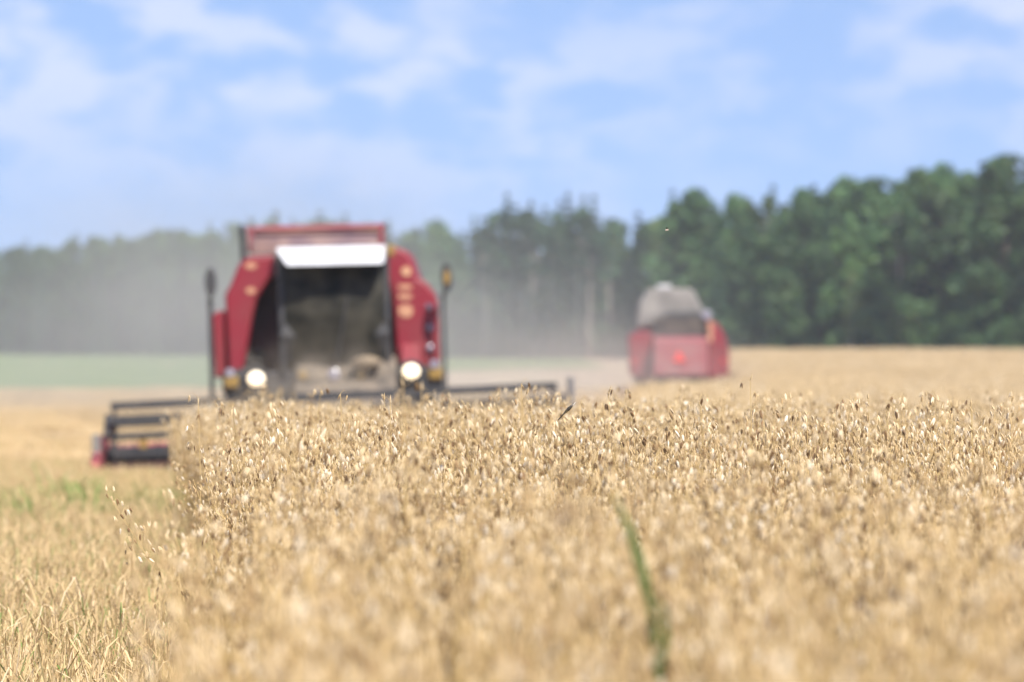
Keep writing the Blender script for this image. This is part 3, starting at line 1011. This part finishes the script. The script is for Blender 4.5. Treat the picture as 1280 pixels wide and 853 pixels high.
def combine_near():
    X0, Y0 = -2.565, 80.0
    root = empty('combine_harvester', (X0, Y0, gz(X0, Y0) + .02), (0, R(-1.3), 0))
    tag(root, 'red combine harvester driving towards the camera with two lit headlights', 'combine harvester')
    # grain tank and engine body behind the cab
    b = MB()
    b.prism([(fx(282), 1.0), (fx(545), 1.0), (fx(545), fz(385)), (fx(527), fz(350)), (fx(515), fz(314)), (fx(316), fz(318)), (fx(300), fz(340)), (fx(284), fz(372))], 1.3, 5.6)
    b.build('body', M['red'], root, bevel=.05)
    # the tank extension stands open above the body, dusty on the inside
    e = MB()
    x0, x1, zb, zt = fx(314), fx(478), fz(312), fz(281)
    e.box(x0 - .02, x1 + .02, 2.95, 3.0, zb, zt + .01, rot=(-.10, 0, 0))
    ext = e.build('tank_extension', M['tank_inside'], root, bevel=.01)
    e = MB()
    e.box(x0 + .02, x1 - .02, 1.32, 1.36, zb - .02, zt - .14, rot=(.18, 0, 0))
    e.build('front_flap', M['tank_inside'], ext, bevel=.01)
    for xa in (x0 - .04, x1):
        e = MB(); e.box(xa, xa + .04, 1.4, 3.0, zb, zt); e.build('side_flap', M['caked_red'], ext, bevel=.01)
    e = MB()
    e.tube([(x0 - .03, 2.86, zt + .02), (x1 + .03, 2.86, zt + .02)], .04, 8)
    e.tube([(x0 - .03, 2.86, zt + .02), (x0 - .03, 1.4, zt)], .03, 8); e.tube([(x1 + .03, 2.86, zt + .02), (x1 + .03, 1.4, zt)], .035, 8)
    e.build('rim', M['caked_red'], ext)
    e = MB(); e.tube([(fx(305), 1.5, fz(330)), (fx(303), 1.5, fz(285))], .045, 10); e.tube([(fx(303), 1.5, fz(285)), (fx(302), 1.62, fz(279))], .045, 10)
    e.build('exhaust_pipe', M['dark'], root)
    # side panels either side of the cab
    b = MB()
    b.prism(poly((313, 318), (349, 317), (350, 341), (337, 352), (324, 372), (318, 395), (311, 430), (304, 466), (287, 470), (284, 366), (292, 352), (301, 330)), .45, 1.28)
    lp = b.build('side_panel', M['red'], root, bevel=.05)
    b = MB(); b.prism(poly((267, 392), (273, 386), (282, 385), (282, 470), (269, 470)), .55, 2.4); b.build('outer_panel', M['red'], lp, bevel=.03)
    for px, py, rr, rx in ((318, 330, .045, .09), (317, 361, .045, .07)):
        b = MB(); b.disc((fx(px), .44, fz(py)), rr, .012, rx=rx); b.build('decal', M['yellow'], lp)
    b = MB()
    b.prism(poly((488, 311), (504, 311), (514, 317), (522, 330), (527, 349), (538, 356), (548, 370), (552, 385), (553, 464), (499, 463), (496, 400), (494, 372), (488, 348)), .45, 1.28)
    rp = b.build('side_panel', M['red'], root, bevel=.05)
    b = MB(); b.prism_x([(.25, 1.52), (.47, 1.80), (.47, 1.43), (.30, 1.38)], fx(504), fx(528)); b.build('lower_flap', M['red'], rp, bevel=.02)
    b = MB()
    b.disc((fx(513), .44, fz(341)), .07, .012, rx=.07)
    b.build('decal', M['yellow'], rp)
    b = MB()
    for py, hh in ((361, .04), (373, .04), (391, .09)):
        b.prism([(fx(511) + math.cos(a) * .10 * (abs(math.cos(a)) ** -.4 if abs(math.cos(a)) > .3 else 1.2), fz(py) + math.sin(a) * hh) for a in [2 * math.pi * k / 16 + .1 for k in range(16)]], .44, .452)
    b.build('lettering', M['yellow'], rp)
    for py in (387, 413, 438):
        b = MB(); b.disc((fx(541), .40, fz(py)), .05, .05, dome=.02); b.build('reflector', M['lens'], rp)
    # step well between left panel and cab: a dark box, its shade painted in
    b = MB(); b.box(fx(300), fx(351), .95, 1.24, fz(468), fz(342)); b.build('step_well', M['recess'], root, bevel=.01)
    # cab
    cab = MB()
    cab.prism_x([(.28, fz(470)), (1.2, fz(470)), (1.2, fz(322)), (.22, fz(322)), (.02, fz(420))], fx(353), fx(491))
    cab_o = cab.build('cab', M['dark'], root, bevel=.03)
    g = MB()
    gx0, gx1 = fx(360), fx(486)
    rows = [(.10, fz(460)), (-.06, fz(425)), (-.10, fz(385)), (-.02, fz(350)), (.08, fz(328))]
    rings = []
    n = 9
    vs, fs = [], []
    for yy_, zz_ in rows:
        for k in range(n):
            t = -1 + 2 * k / (n - 1)
            vs.append(((gx0 + gx1) / 2 + t * (gx1 - gx0) / 2, yy_ + .14 * t * t, zz_))
    for i in range(len(rows) - 1):
        for k in range(n - 1):
            a = i * n + k
            fs.append((a, a + 1, a + n + 1, a + n))
    nn = len(vs); vs += [(p[0], p[1] + .02, p[2]) for p in vs]
    fs += [tuple(i + nn for i in f[::-1]) for f in fs]
    g.add(vs, fs)
    g.build('windscreen', M['glass'], cab_o, smooth=True)
    for xx_ in (fx(356), fx(488)):
        p = MB(); p.tube([(xx_, .16, fz(465)), (xx_, .06, fz(400)), (xx_, .16, fz(326))], .045, 8); p.build('pillar', M['dark'], cab_o)
    p = MB(); p.tube([(fx(424), -.16, fz(455)), (fx(440), -.16, fz(372))], .012, 6); p.build('wiper', M['dark'], cab_o)
    p = MB(); p.box(fx(349), fx(352), .35, 1.1, fz(455), fz(340)); p.build('door', M['glass'], cab_o, bevel=.01)
    # white sloping visor roof
    v_ = MB()
    tl, tr, bl, br = fx(349), fx(487), fx(365), fx(486)
    zt, zb = fz(309), fz(332)
    v_.add([(tl, .25, zt), (tr, .25, zt), (br, -.42, zb), (bl, -.42, zb), (tl, 1.3, zt + .03), (tr, 1.3, zt + .03), (br, 1.3, zb + .02), (bl, 1.3, zb + .02)],
           [(3, 2, 1, 0), (0, 1, 5, 4), (4, 5, 6, 7), (3, 0, 4, 7), (1, 2, 6, 5), (2, 3, 7, 6)])
    rf = v_.build('cab_roof', M['white'], root, bevel=.03)
    v_ = MB(); v_.prism_x([(.1, fz(318)), (.6, fz(318)), (.6, fz(345)), (.2, fz(345))], fx(350), fx(357)); v_.build('roof_side', M['grey'], rf, bevel=.01)
    bc = MB(); bc.disc((fx(494), .5, fz(322)), .07, .16, axis='z', n=14); bc.build('beacon', M['amber'], root, bevel=.02)
    # chassis front: bumper beam with lamps
    ch = MB()
    ch.box(fx(279), fx(556), .20, .5, fz(490), fz(463)); ch.box(fx(300), fx(540), .4, 2.0, .55, fz(470))
    ch_o = ch.build('chassis', M['dark'], root, bevel=.03)
    for px, py in ((322.5, 472), (516.5, 467)):
        h = MB(); h.disc((fx(px), .10, fz(py)), .165, .10, n=24, rx=.175)
        ho = h.build('headlight', M['dark'], ch_o, bevel=.01)
        h = MB(); h.disc((fx(px), .085, fz(py)), .10, .012, n=24, rx=.115, dome=.03); h.build('lamp', M['lamp'], ho, smooth=True)
    for px, py in ((291, 475), (547, 470)):
        h = MB(); h.box(fx(px) - .10, fx(px) + .10, .12, .2, fz(py) - .09, fz(py) + .08); io = h.build('indicator', M['amber'], ch_o, bevel=.03)
        h = MB(); h.disc((fx(px) - .01, .10, fz(py) + .13), .06, .09); h.build('marker', M['lens'], io)
    # feeder house, dusty, sloping down to the header
    f_ = MB(); f_.prism_x([(.35, 1.62), (.35, .95), (-2.75, .12), (-2.75, .62), (-.3, 1.30)], fx(372), fx(498))
    fo = f_.build('feeder_house', M['dusty_grey'], root, bevel=.04)
    for px, m_, rr in ((383, M['amber'], .07), (421, M['lens'], .085), (455, M['amber'], .07)):
        q = MB(); q.disc((fx(px), -.40, fz(469)), rr, .06, dome=.02); q.build('lamp', m_, fo)
    q = MB(); q.disc((fx(462), -.45, fz(455)), .10, .35, rx=.21, dome=.10); q.build('straw_heap', M['straw_heap'], fo, bevel=.05, smooth=True)
    # ladder, rails and mirrors
    for sx, mx, my in ((fx(266), 269, 350), (fx(559), 564, 351)):
        rl = MB()
        for dy in (.1, .6):
            rl.tube([(sx, dy, .55), (sx, dy, fz(372))], .022, 8)
        rl.tube([(sx, .1, fz(372)), (sx, .6, fz(372))], .03, 8)
        for k in range(4):
            rl.tube([(sx, .1, .7 + k * .32), (sx, .6, .7 + k * .32)], .022, 6)
        ro = rl.build('handrail', M['dark'], root)
        mr = MB()
        mr.tube([(sx, .1, fz(380)), (fx(mx), -.05, fz(my))], .02, 6)
        mr.build('mirror_arm', M['dark'], ro)
        mm = MB(); mm.disc((fx(mx), -.10, fz(my)), .21, .08, n=20, rx=.082)
        mo = mm.build('mirror', M['dark'], root, bevel=.015)
        if mx > 500:
            mm = MB(); mm.disc((fx(mx), -.125, fz(my)), .10, .02, n=20, rx=.045); mm.build('amber_reflection', M['amber'], mo, bevel=.005)  # amber disc painted in as the orange reflection in this mirror
    # wheels
    for x in (-1.18, 1.22):
        wheel(root, x, 1.05, .86, .56, M['rim'])
    for x in (-.95, 1.0):
        wheel(root, x, 4.6, .52, .36, M['rim'])
    # header with reel
    hx0, hx1 = -3.02, 3.30
    t = MB()
    t.prism_x([(-4.9, .06), (-4.6, .04), (-3.0, .06), (-2.75, .30), (-2.75, .56), (-2.82, .56), (-2.86, .34), (-3.1, .14), (-4.9, .10)], hx0, hx1)
    hd = t.build('header', M['dusty_red'], root, bevel=.01); hd.location.x = .10; hd.rotation_euler = (0, R(-1.3), 0)
    t = MB(); t.tube([(hx0 + .05, -3.35, .36), (hx1 - .05, -3.35, .36)], .17, 14)
    for k in range(40):
        xx_ = hx0 + .1 + k * (hx1 - hx0 - .2) / 39
        t.disc((xx_, -3.35, .36), .24, .012, n=14, axis='x')
    t.build('auger', M['dark'], hd)
    t = MB(); t.box(hx0, hx1, -5.0, -4.86, .05, .10)
    for k in range(80):
        xx_ = hx0 + (k + .5) * (hx1 - hx0) / 80
        t.add([(xx_ - .02, -5.0, .06), (xx_ + .02, -5.0, .06), (xx_, -5.12, .075), (xx_, -5.0, .10)], [(0, 1, 2), (1, 3, 2), (3, 0, 2)])
    t.build('cutter_bar', M['dark'], hd)
    for xx_, s in ((hx0, -1), (hx1, 1)):
        t = MB(); t.prism_x([(-5.5, .04), (-5.0, .42), (-4.4, .66), (-2.8, .70), (-2.7, .06)], xx_ - .05, xx_ + .05)
        so = t.build('end_shield', M['dusty_red'], hd, bevel=.015)
        if s < 0:
            t = MB(); t.box(xx_ - .02, xx_ + .09, -5.10, -5.04, .50, .74); t.build('pale_plate', M['pale_grey'], so, bevel=.008)
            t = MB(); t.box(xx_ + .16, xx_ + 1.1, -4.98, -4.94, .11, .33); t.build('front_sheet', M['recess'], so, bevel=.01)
            t = MB(); t.box(xx_ + .58, xx_ + .68, -4.75, -4.70, .52, .64); t.build('reflector', M['amber'], so, bevel=.008)
        else:
            t = MB(); t.tube([(xx_, -4.3, .66), (xx_, -4.35, 1.20)], .045, 8); t.build('post', M['grey'], so)
    rl = MB(); ry, rz, rr = -4.15, .68, .42
    rl.tube([(hx0 + .15, ry, rz), (hx1 - .15, ry, rz)], .05, 10)
    reel = rl.build('reel', M['dark'], hd)
    for k in range(6):
        a = R(25 + 60 * k)
        y_, z_ = ry + math.cos(a) * rr, rz + math.sin(a) * rr
        bt = MB(); bt.box(hx0 + .18, hx1 - .18, y_ - .03, y_ + .03, z_ - .055, z_ + .045)
        for q in range(60):
            xx_ = hx0 + .25 + q * (hx1 - hx0 - .5) / 59
            bt.tube([(xx_, y_, z_ - .03), (xx_, y_ + .05, z_ - .17)], .006, 4)
        bt.build('bat', M['dark'], reel)
    for xx_ in (hx0 + .22, -1.0, 1.3, hx1 - .22):
        sp = MB()
        for k in range(6):
            a = R(25 + 60 * k)
            sp.tube([(xx_, ry, rz), (xx_, ry + math.cos(a) * rr, rz + math.sin(a) * rr)], .022, 6)
        sp.build('spider', M['dark'], reel)
    for xx_ in (hx0 + .10, hx1 - .10):
        ar = MB(); ar.tube([(xx_, -2.8, .72), (xx_, -3.6, .96), (xx_, ry, rz)], .04, 8); ar.build('reel_arm', M['dark'], reel)
    return root


combine_near()


# ------------------------------------------------------------------ far combine, seen from behind
def combine_far():
    X0, Y0 = 5.56, 190.0
    k = 1 / 37.4
    hx = lambda px: (px - 848) * k
    hz = lambda py: (430 - py) * k + 2.22
    pl = lambda *pts: [(hx(a), hz(b)) for a, b in pts]
    root = empty('combine_harvester', (X0, Y0, gz(X0, Y0)), (0, 0, 0))
    tag(root, 'dust-covered red combine harvester driving away before the dark forest', 'combine harvester')
    b = MB(); b.prism(pl((800, 476), (898, 476), (898, 412), (880, 392), (806, 392), (800, 412)), .8, 5.2); b.build('body', M['red'], root, bevel=.08)
    b = MB(); b.loft([[(hx(x), y, hz(z)) for x, z in ((796, 410), (884, 402), (878, 384), (866, 361), (812, 361), (801, 378))] for y in (0.6, 3.2)])
    tk = b.build('grain_tank', M['pale_grey'], root, bevel=.08)
    b = MB(); b.box(hx(822), hx(840), .75, 1.2, hz(362), hz(356)); b.build('tank_lid', M['lid'], tk, bevel=.05)
    b = MB(); b.prism(pl((813, 423), (818, 402), (834, 391), (874, 390), (886, 399), (886, 423)), .45, .62); gr = b.build('engine_grille', M['dark'], root, bevel=.04)
    b = MB()
    for q in range(6):
        b.box(hx(819), hx(882), .42, .45, hz(418) + q * .10, hz(418) + q * .10 + .04)
    b.build('louvre', M['dusty_grey'], gr)
    b = MB(); b.prism_x([(-.75, hz(470)), (-.6, hz(425)), (.1, hz(421)), (.9, hz(421)), (.9, hz(472))], hx(816), hx(884)); hood = b.build('straw_hood', M['caked_red'], root, bevel=.08)
    b = MB(); b.prism([(hx(848) + math.cos(R(90 + 120 * i)) * .26, hz(448) + math.sin(R(90 + 120 * i)) * .26) for i in range(3)], -.78, -.74); b.build('warning_triangle', mat('red_reflector', (0.85, 0.06, 0.05), rough=.3), hood)
    for pts in (((786, 420), (800, 414), (816, 417), (813, 470), (789, 470)), ((884, 402), (897, 404), (906, 420), (912, 440), (911, 470), (886, 472))):
        b = MB(); b.prism(pl(*pts), .2, 3.6); b.build('side_panel', M['red'], root, bevel=.06)
    b = MB(); b.box(hx(885), hx(891), .12, .2, hz(428), hz(402)); b.build('marker_board', M['yellow'], root, bevel=.01)
    b = MB(); b.disc((hx(884), .3, hz(394)), .16, .12); b.build('work_lamp', M['lens'], root, bevel=.02)
    for px in (792, 904):
        b = MB(); b.disc((hx(px), .14, hz(452)), .08, .06); b.build('tail_light', mat('tail_lens', (0.6, .05, .04), rough=.3), root)
    for px in (806, 892):
        wheel(root, hx(px), 4.2, .85, .55, M['rim'])
    for px in (826, 871):
        wheel(root, hx(px), 1.0, .55, .4, M['rim'])
    b = MB(); b.prism_x([(5.2, hz(400)), (6.4, hz(405)), (6.5, hz(440)), (5.2, hz(450))], hx(822), hx(876)); b.build('cab', M['glass'], root, bevel=.06)
    b = MB(); b.prism_x([(7.0, .1), (7.0, .7), (7.1, .7), (7.2, .2), (8.6, .15), (8.6, .1)], -1.8, 1.8); b.build('header', M['dusty_red'], root)
    return root


combine_far()


# ------------------------------------------------------------------ single oat stalks that stand out of the crop
def lone_oat(px, y_top, d, seed, label, n_sp=30, bend=.06, lean=(0, 0), hkeep=None):
    x = (px - 640) / 7111 * d
    z_top = EYE + (430 - y_top) / 7111 * d
    h = hkeep or (z_top - gz(x, d))
    r = np.random.default_rng(seed)
    root = empty('oat_plant', (x - lean[0], d, z_top - h if not hkeep else gz(x, d)))
    tag(root, label, 'oat plant', 'single oats above the crop')
    pos = lambda k: np.array([lean[0] * k * k + bend * .2 * math.sin(k * 3), lean[1] * k * k, h * k])
    s = Plant(); s.stem([pos(q) for q in (0, .3, .6, .8, 1)], .0022, .001, 0, .5); link_mesh('stem', s.mesh('stem', [M['straw']]), root)
    s = Plant(); oat_panicle(s, pos(1), pos(1 - .30 / h), r, n_sp); link_mesh('panicle', s.mesh('panicle', HM), root)
    for q in range(2):
        s = Plant(); k = .35 + .25 * q; an = r.uniform(0, 6.28); p0 = pos(k); o_ = np.array([math.cos(an), math.sin(an), 0]); ln = .22
        s.blade([p0, p0 + o_ * ln * .35 + np.array([0, 0, .06]), p0 + o_ * ln * .7 + np.array([0, 0, .03]), p0 + o_ * ln + np.array([0, 0, -.08])], .009, 0, .5)
        link_mesh('leaf', s.mesh('leaf', [M['straw']]), root)
    return root


lone_oat(247, 497, 18.2, 1, 'tall slim oat at the left corner of the crop edge', n_sp=12)
lone_oat(503, 484, 12.6, 2, 'blurred thick-headed oat in front of the near combine right headlight', n_sp=26)
lone_oat(526, 489, 12.9, 3, 'blurred oat just right of the thick-headed oat before the combine', n_sp=16)
lone_oat(425, 492, 17.6, 4, 'thin oat rising in front of the near combine centre', n_sp=14)
lone_oat(487, 502, 18.4, 5, 'sharp short oat left of the blurred thick-headed oat', n_sp=18)
lone_oat(651, 480, 16.6, 6, 'oat poking up across the right end of the near combine reel', n_sp=14)
lone_oat(937, 476, 17.0, 7, 'tallest oat right of the far combine', n_sp=18)
lone_oat(760, 489, 18.2, 8, 'oat with few spikelets below and left of the far combine', n_sp=12)
lone_oat(1085, 500, 18.4, 9, 'sharp oat in the right half of the crop below the forest', n_sp=18)
lone_oat(1213, 500, 18.2, 10, 'slim sharp oat near the right end of the crop crest', n_sp=14)


def drooping_oat():
    d = 18.0; x = (262 - 640) / 7111 * d
    root = empty('bent_oat_plant', (x, d, gz(x, d)))
    tag(root, 'bent oat hanging its brown head out over the stubble at the crop edge', 'oat plant', 'single oats above the crop')
    pts = [np.array(p) for p in ((0, 0, 0), (.01, 0, .25), (-.01, 0, .42), (-.05, -.01, .485), (-.10, -.02, .47), (-.145, -.02, .40))]
    s = Plant(); s.stem(pts, .0028, .0016, 0, .3); link_mesh('stem', s.mesh('stem', [M['straw']]), root)
    r = np.random.default_rng(55)
    s = Plant(); s.stem([pts[3], pts[4], pts[5], pts[5] + np.array([-.01, 0, -.16])], .0016, .0008, 1, .4); s.stem([pts[4], np.array([-.08, 0, .38]), np.array([-.09, 0, .18])], .001, .0007, 1, .4)
    for a, b in ((pts[3], pts[4]), (pts[4], pts[5]), (pts[5], pts[5] + np.array([-.01, 0, -.16])), (np.array([-.08, 0, .38]), np.array([-.09, 0, .18]))):
        for _ in range(14):
            e = a + (b - a) * r.random() + r.normal(0, .022, 3)
            s.stem([a + (b - a) * .5, (a + b) * .5 * .4 + e * .6, e], .0007, .0005, 1, .4)
            t_ = float(np.clip(r.normal(.36, .22), 0, 1))
            dd = np.array([r.normal(0, .3), r.normal(0, .3), -1])
            s.add(*spindle(e, dd + np.array([.14, 0, 0]), .025, .007), 0, t_); s.add(*spindle(e, dd - np.array([.14, 0, 0]), .023, .0065), 0, t_)
    link_mesh('panicle', s.mesh('panicle', HM), root)


drooping_oat()


# green grass stalk in the crop
def green_stalk():
    d = 8.4
    w = lambda px, py: np.array([(px - 640) / 7111 * d, 0, EYE + (430 - py) / 7111 * d])
    base = w(826, 900); g0 = gz(base[0], d)
    root = empty('green_grass_stalk', (base[0], d, g0))
    tag(root, 'tall green grass stalk leaning left among the oats', 'grass stalk')
    o = np.array([base[0], 0, g0])
    pts = [np.array([.01, 0, 0]), w(824, 853) - o, w(820, 800) - o, w(813, 755) - o]
    s = Plant(); s.stem(pts, .006, .005, 0, .3, 5); link_mesh('stem', s.mesh('stem', [M['green_leaf']]), root)
    for lf, wd in ((((813, 760), (800, 710), (785, 660), (762, 608)), .022), (((822, 830), (815, 775), (806, 735), (797, 715)), .018), (((824, 850), (832, 800), (828, 760), (815, 735)), .016)):
        s = Plant(); q = [w(*p) - o for p in lf]
        q = [p + np.array([0, -.05 * i, 0]) for i, p in enumerate(q)]
        s.blade(q, wd, 0, .6, side=(.85, .4, .1)); link_mesh('leaf', s.mesh('leaf', [M['green_leaf']]), root)


green_stalk()


def dragonfly():
    d = 18.3; x = (711 - 640) / 7111 * d; z = EYE + (430 - 511) / 7111 * d
    root = empty('dragonfly', (x, d, z))
    tag(root, 'dark slender dragonfly perched on an oat tip at the crop crest', 'dragonfly')
    b = MB(); b.tube([(.012, 0, .012), (.008, 0, .008), (0, 0, 0), (-.008, 0, -.008), (-.016, 0, -.016), (-.034, 0, -.036)], [.002, .0045, .0060, .0045, .0022, .0015], 8)
    b.build('body', M['insect'], root, smooth=True)
    for (a, c) in (((0.004, 0, .004), (.024, .015, .022)), ((.004, 0, .003), (.020, -.02, .026)), ((-.002, 0, 0), (-.034, .02, .004)), ((-.002, 0, -.002), (-.036, -.015, -.004))):
        a, c = Vector(a), Vector(c); s = (c - a).cross(Vector((0, 0, 1))).normalized() * .004
        w = MB(); w.add([a, a.lerp(c, .6) + s, c, a.lerp(c, .6) - s, a + Vector((0, 0, .0004)), a.lerp(c, .6) + s + Vector((0, 0, .0004)), c + Vector((0, 0, .0004)), a.lerp(c, .6) - s + Vector((0, 0, .0004))],
                        [(0, 1, 2, 3), (7, 6, 5, 4), (0, 4, 5, 1), (1, 5, 6, 2), (2, 6, 7, 3), (3, 7, 4, 0)])
        w.build('wing', M['wing'], root)


dragonfly()


def small_fly():
    d = 18.6; x = (833.5 - 640) / 7111 * d; z = EYE + (430 - 287.5) / 7111 * d
    root = empty('flying_insect', (x, d, z))
    tag(root, 'tiny pale insect in flight above and left of the far combine', 'insect')
    b = MB(); b.tube([(-.005, 0, -.001), (-.002, 0, 0), (.003, 0, .0005), (.006, 0, 0)], [.0008, .0024, .0022, .0008], 8); b.build('body', M['insect_pale'], root, smooth=True)
    for s in (-1, 1):
        w = MB(); w.add([(0, 0, .001), (-.003, s * .003, .007), (.001, s * .004, .009), (.003, s * .001, .004), (0, .0003, .0013), (-.003, s * .003 + .0003, .0073), (.001, s * .004 + .0003, .0093), (.003, s * .001 + .0003, .0043)],
                        [(0, 1, 2, 3), (7, 6, 5, 4), (0, 4, 5, 1), (1, 5, 6, 2), (2, 6, 7, 3), (3, 7, 4, 0)])
        w.build('wing', M['insect'], root)


small_fly()


# ------------------------------------------------------------------ air: haze and dust
def haze_box():
    m = bpy.data.materials.new('haze_air'); m.use_nodes = True
    n, l = m.node_tree.nodes, m.node_tree.links
    n.clear()
    o = n.new("ShaderNodeOutputMaterial"); v = n.new("ShaderNodeVolumePrincipled")
    v.inputs["Color"].default_value = (0.80, 0.88, 1.0, 1)
    v.inputs["Density"].default_value = 0.00020
    v.inputs["Anisotropy"].default_value = 0.2
    l.new(v.outputs[0], o.inputs["Volume"])
    b = MB(); b.box(-950, 950, -300, 1650, -3, 32)
    h = b.build('haze', m)
    tag(h, 'thin bluish summer haze over the fields', 'haze', kind='stuff')


haze_box()


def dust(name, label, loc, rad, dens, color, nscale, stretch_=(1, 1, 1), lo=.35, hi=.75, power=1.5):
    m = bpy.data.materials.new(name + '_air'); m.use_nodes = True
    n, l = m.node_tree.nodes, m.node_tree.links
    n.clear()
    out = n.new("ShaderNodeOutputMaterial"); v = n.new("ShaderNodeVolumePrincipled")
    v.inputs["Color"].default_value = (*color, 1)
    v.inputs["Anisotropy"].default_value = 0.1
    t = n.new("ShaderNodeTexCoord")
    ln = n.new("ShaderNodeVectorMath"); ln.operation = 'LENGTH'; l.new(t.outputs["Object"], ln.inputs[0])
    fo = n.new("ShaderNodeMapRange"); fo.interpolation_type = 'SMOOTHSTEP'
    fo.inputs["From Min"].default_value = 1.0; fo.inputs["From Max"].default_value = 0.1
    l.new(ln.outputs["Value"], fo.inputs["Value"])
    mp = n.new("ShaderNodeMapping"); mp.inputs["Scale"].default_value = stretch_
    l.new(t.outputs["Object"], mp.inputs["Vector"])
    z = n.new("ShaderNodeTexNoise"); z.inputs["Scale"].default_value = nscale; z.inputs["Detail"].default_value = 3
    l.new(mp.outputs[0], z.inputs["Vector"])
    mr = n.new("ShaderNodeMapRange"); mr.inputs["From Min"].default_value = lo; mr.inputs["From Max"].default_value = hi
    mr.inputs["To Min"].default_value = 0.2; mr.inputs["To Max"].default_value = 1.7
    l.new(z.outputs["Fac"], mr.inputs["Value"])
    mu = n.new("ShaderNodeMath"); mu.operation = 'MULTIPLY'; l.new(fo.outputs[0], mu.inputs[0]); l.new(mr.outputs[0], mu.inputs[1])
    mk = n.new("ShaderNodeMath"); mk.operation = 'MULTIPLY'; l.new(mu.outputs[0], mk.inputs[0]); mk.inputs[1].default_value = dens
    l.new(mk.outputs[0], v.inputs["Density"])
    l.new(v.outputs[0], out.inputs["Volume"])
    bm = bmesh.new(); bmesh.ops.create_icosphere(bm, subdivisions=3, radius=1.0)
    me = bpy.data.meshes.new(name); bm.to_mesh(me); bm.free(); me.materials.append(m)
    o = link_mesh(name, me)
    o.location = loc; o.scale = rad
    tag(o, label, 'dust', kind='stuff')
    return o


dust('dust_cloud', 'grey harvest dust drifting across the forest behind the near combine', (-11.5, 185, 0.6), (22, 80, 10.5), 0.0095, (.57, .59, .585), 2.6, (1, 1.4, .8), .4, .62)
dust('dust_cloud', 'pale dust trail between the two combines', (0.5, 215, 0.2), (11, 26, 4.2), 0.018, (.70, .64, .58), 2.5)
dust('dust_cloud', 'pale dust swirling round the far combine', (3.9, 184.0, 0.4), (5.0, 7.5, 2.5), 0.065, (.66, .58, .54), 2.0)
dust('dust_cloud', 'brown chaff dust in front of the near combine cab', (-2.5, 77.6, .35), (1.7, 2.4, 1.55), 0.5, (.62, .54, .42), 3.6, lo=.46, hi=.60)
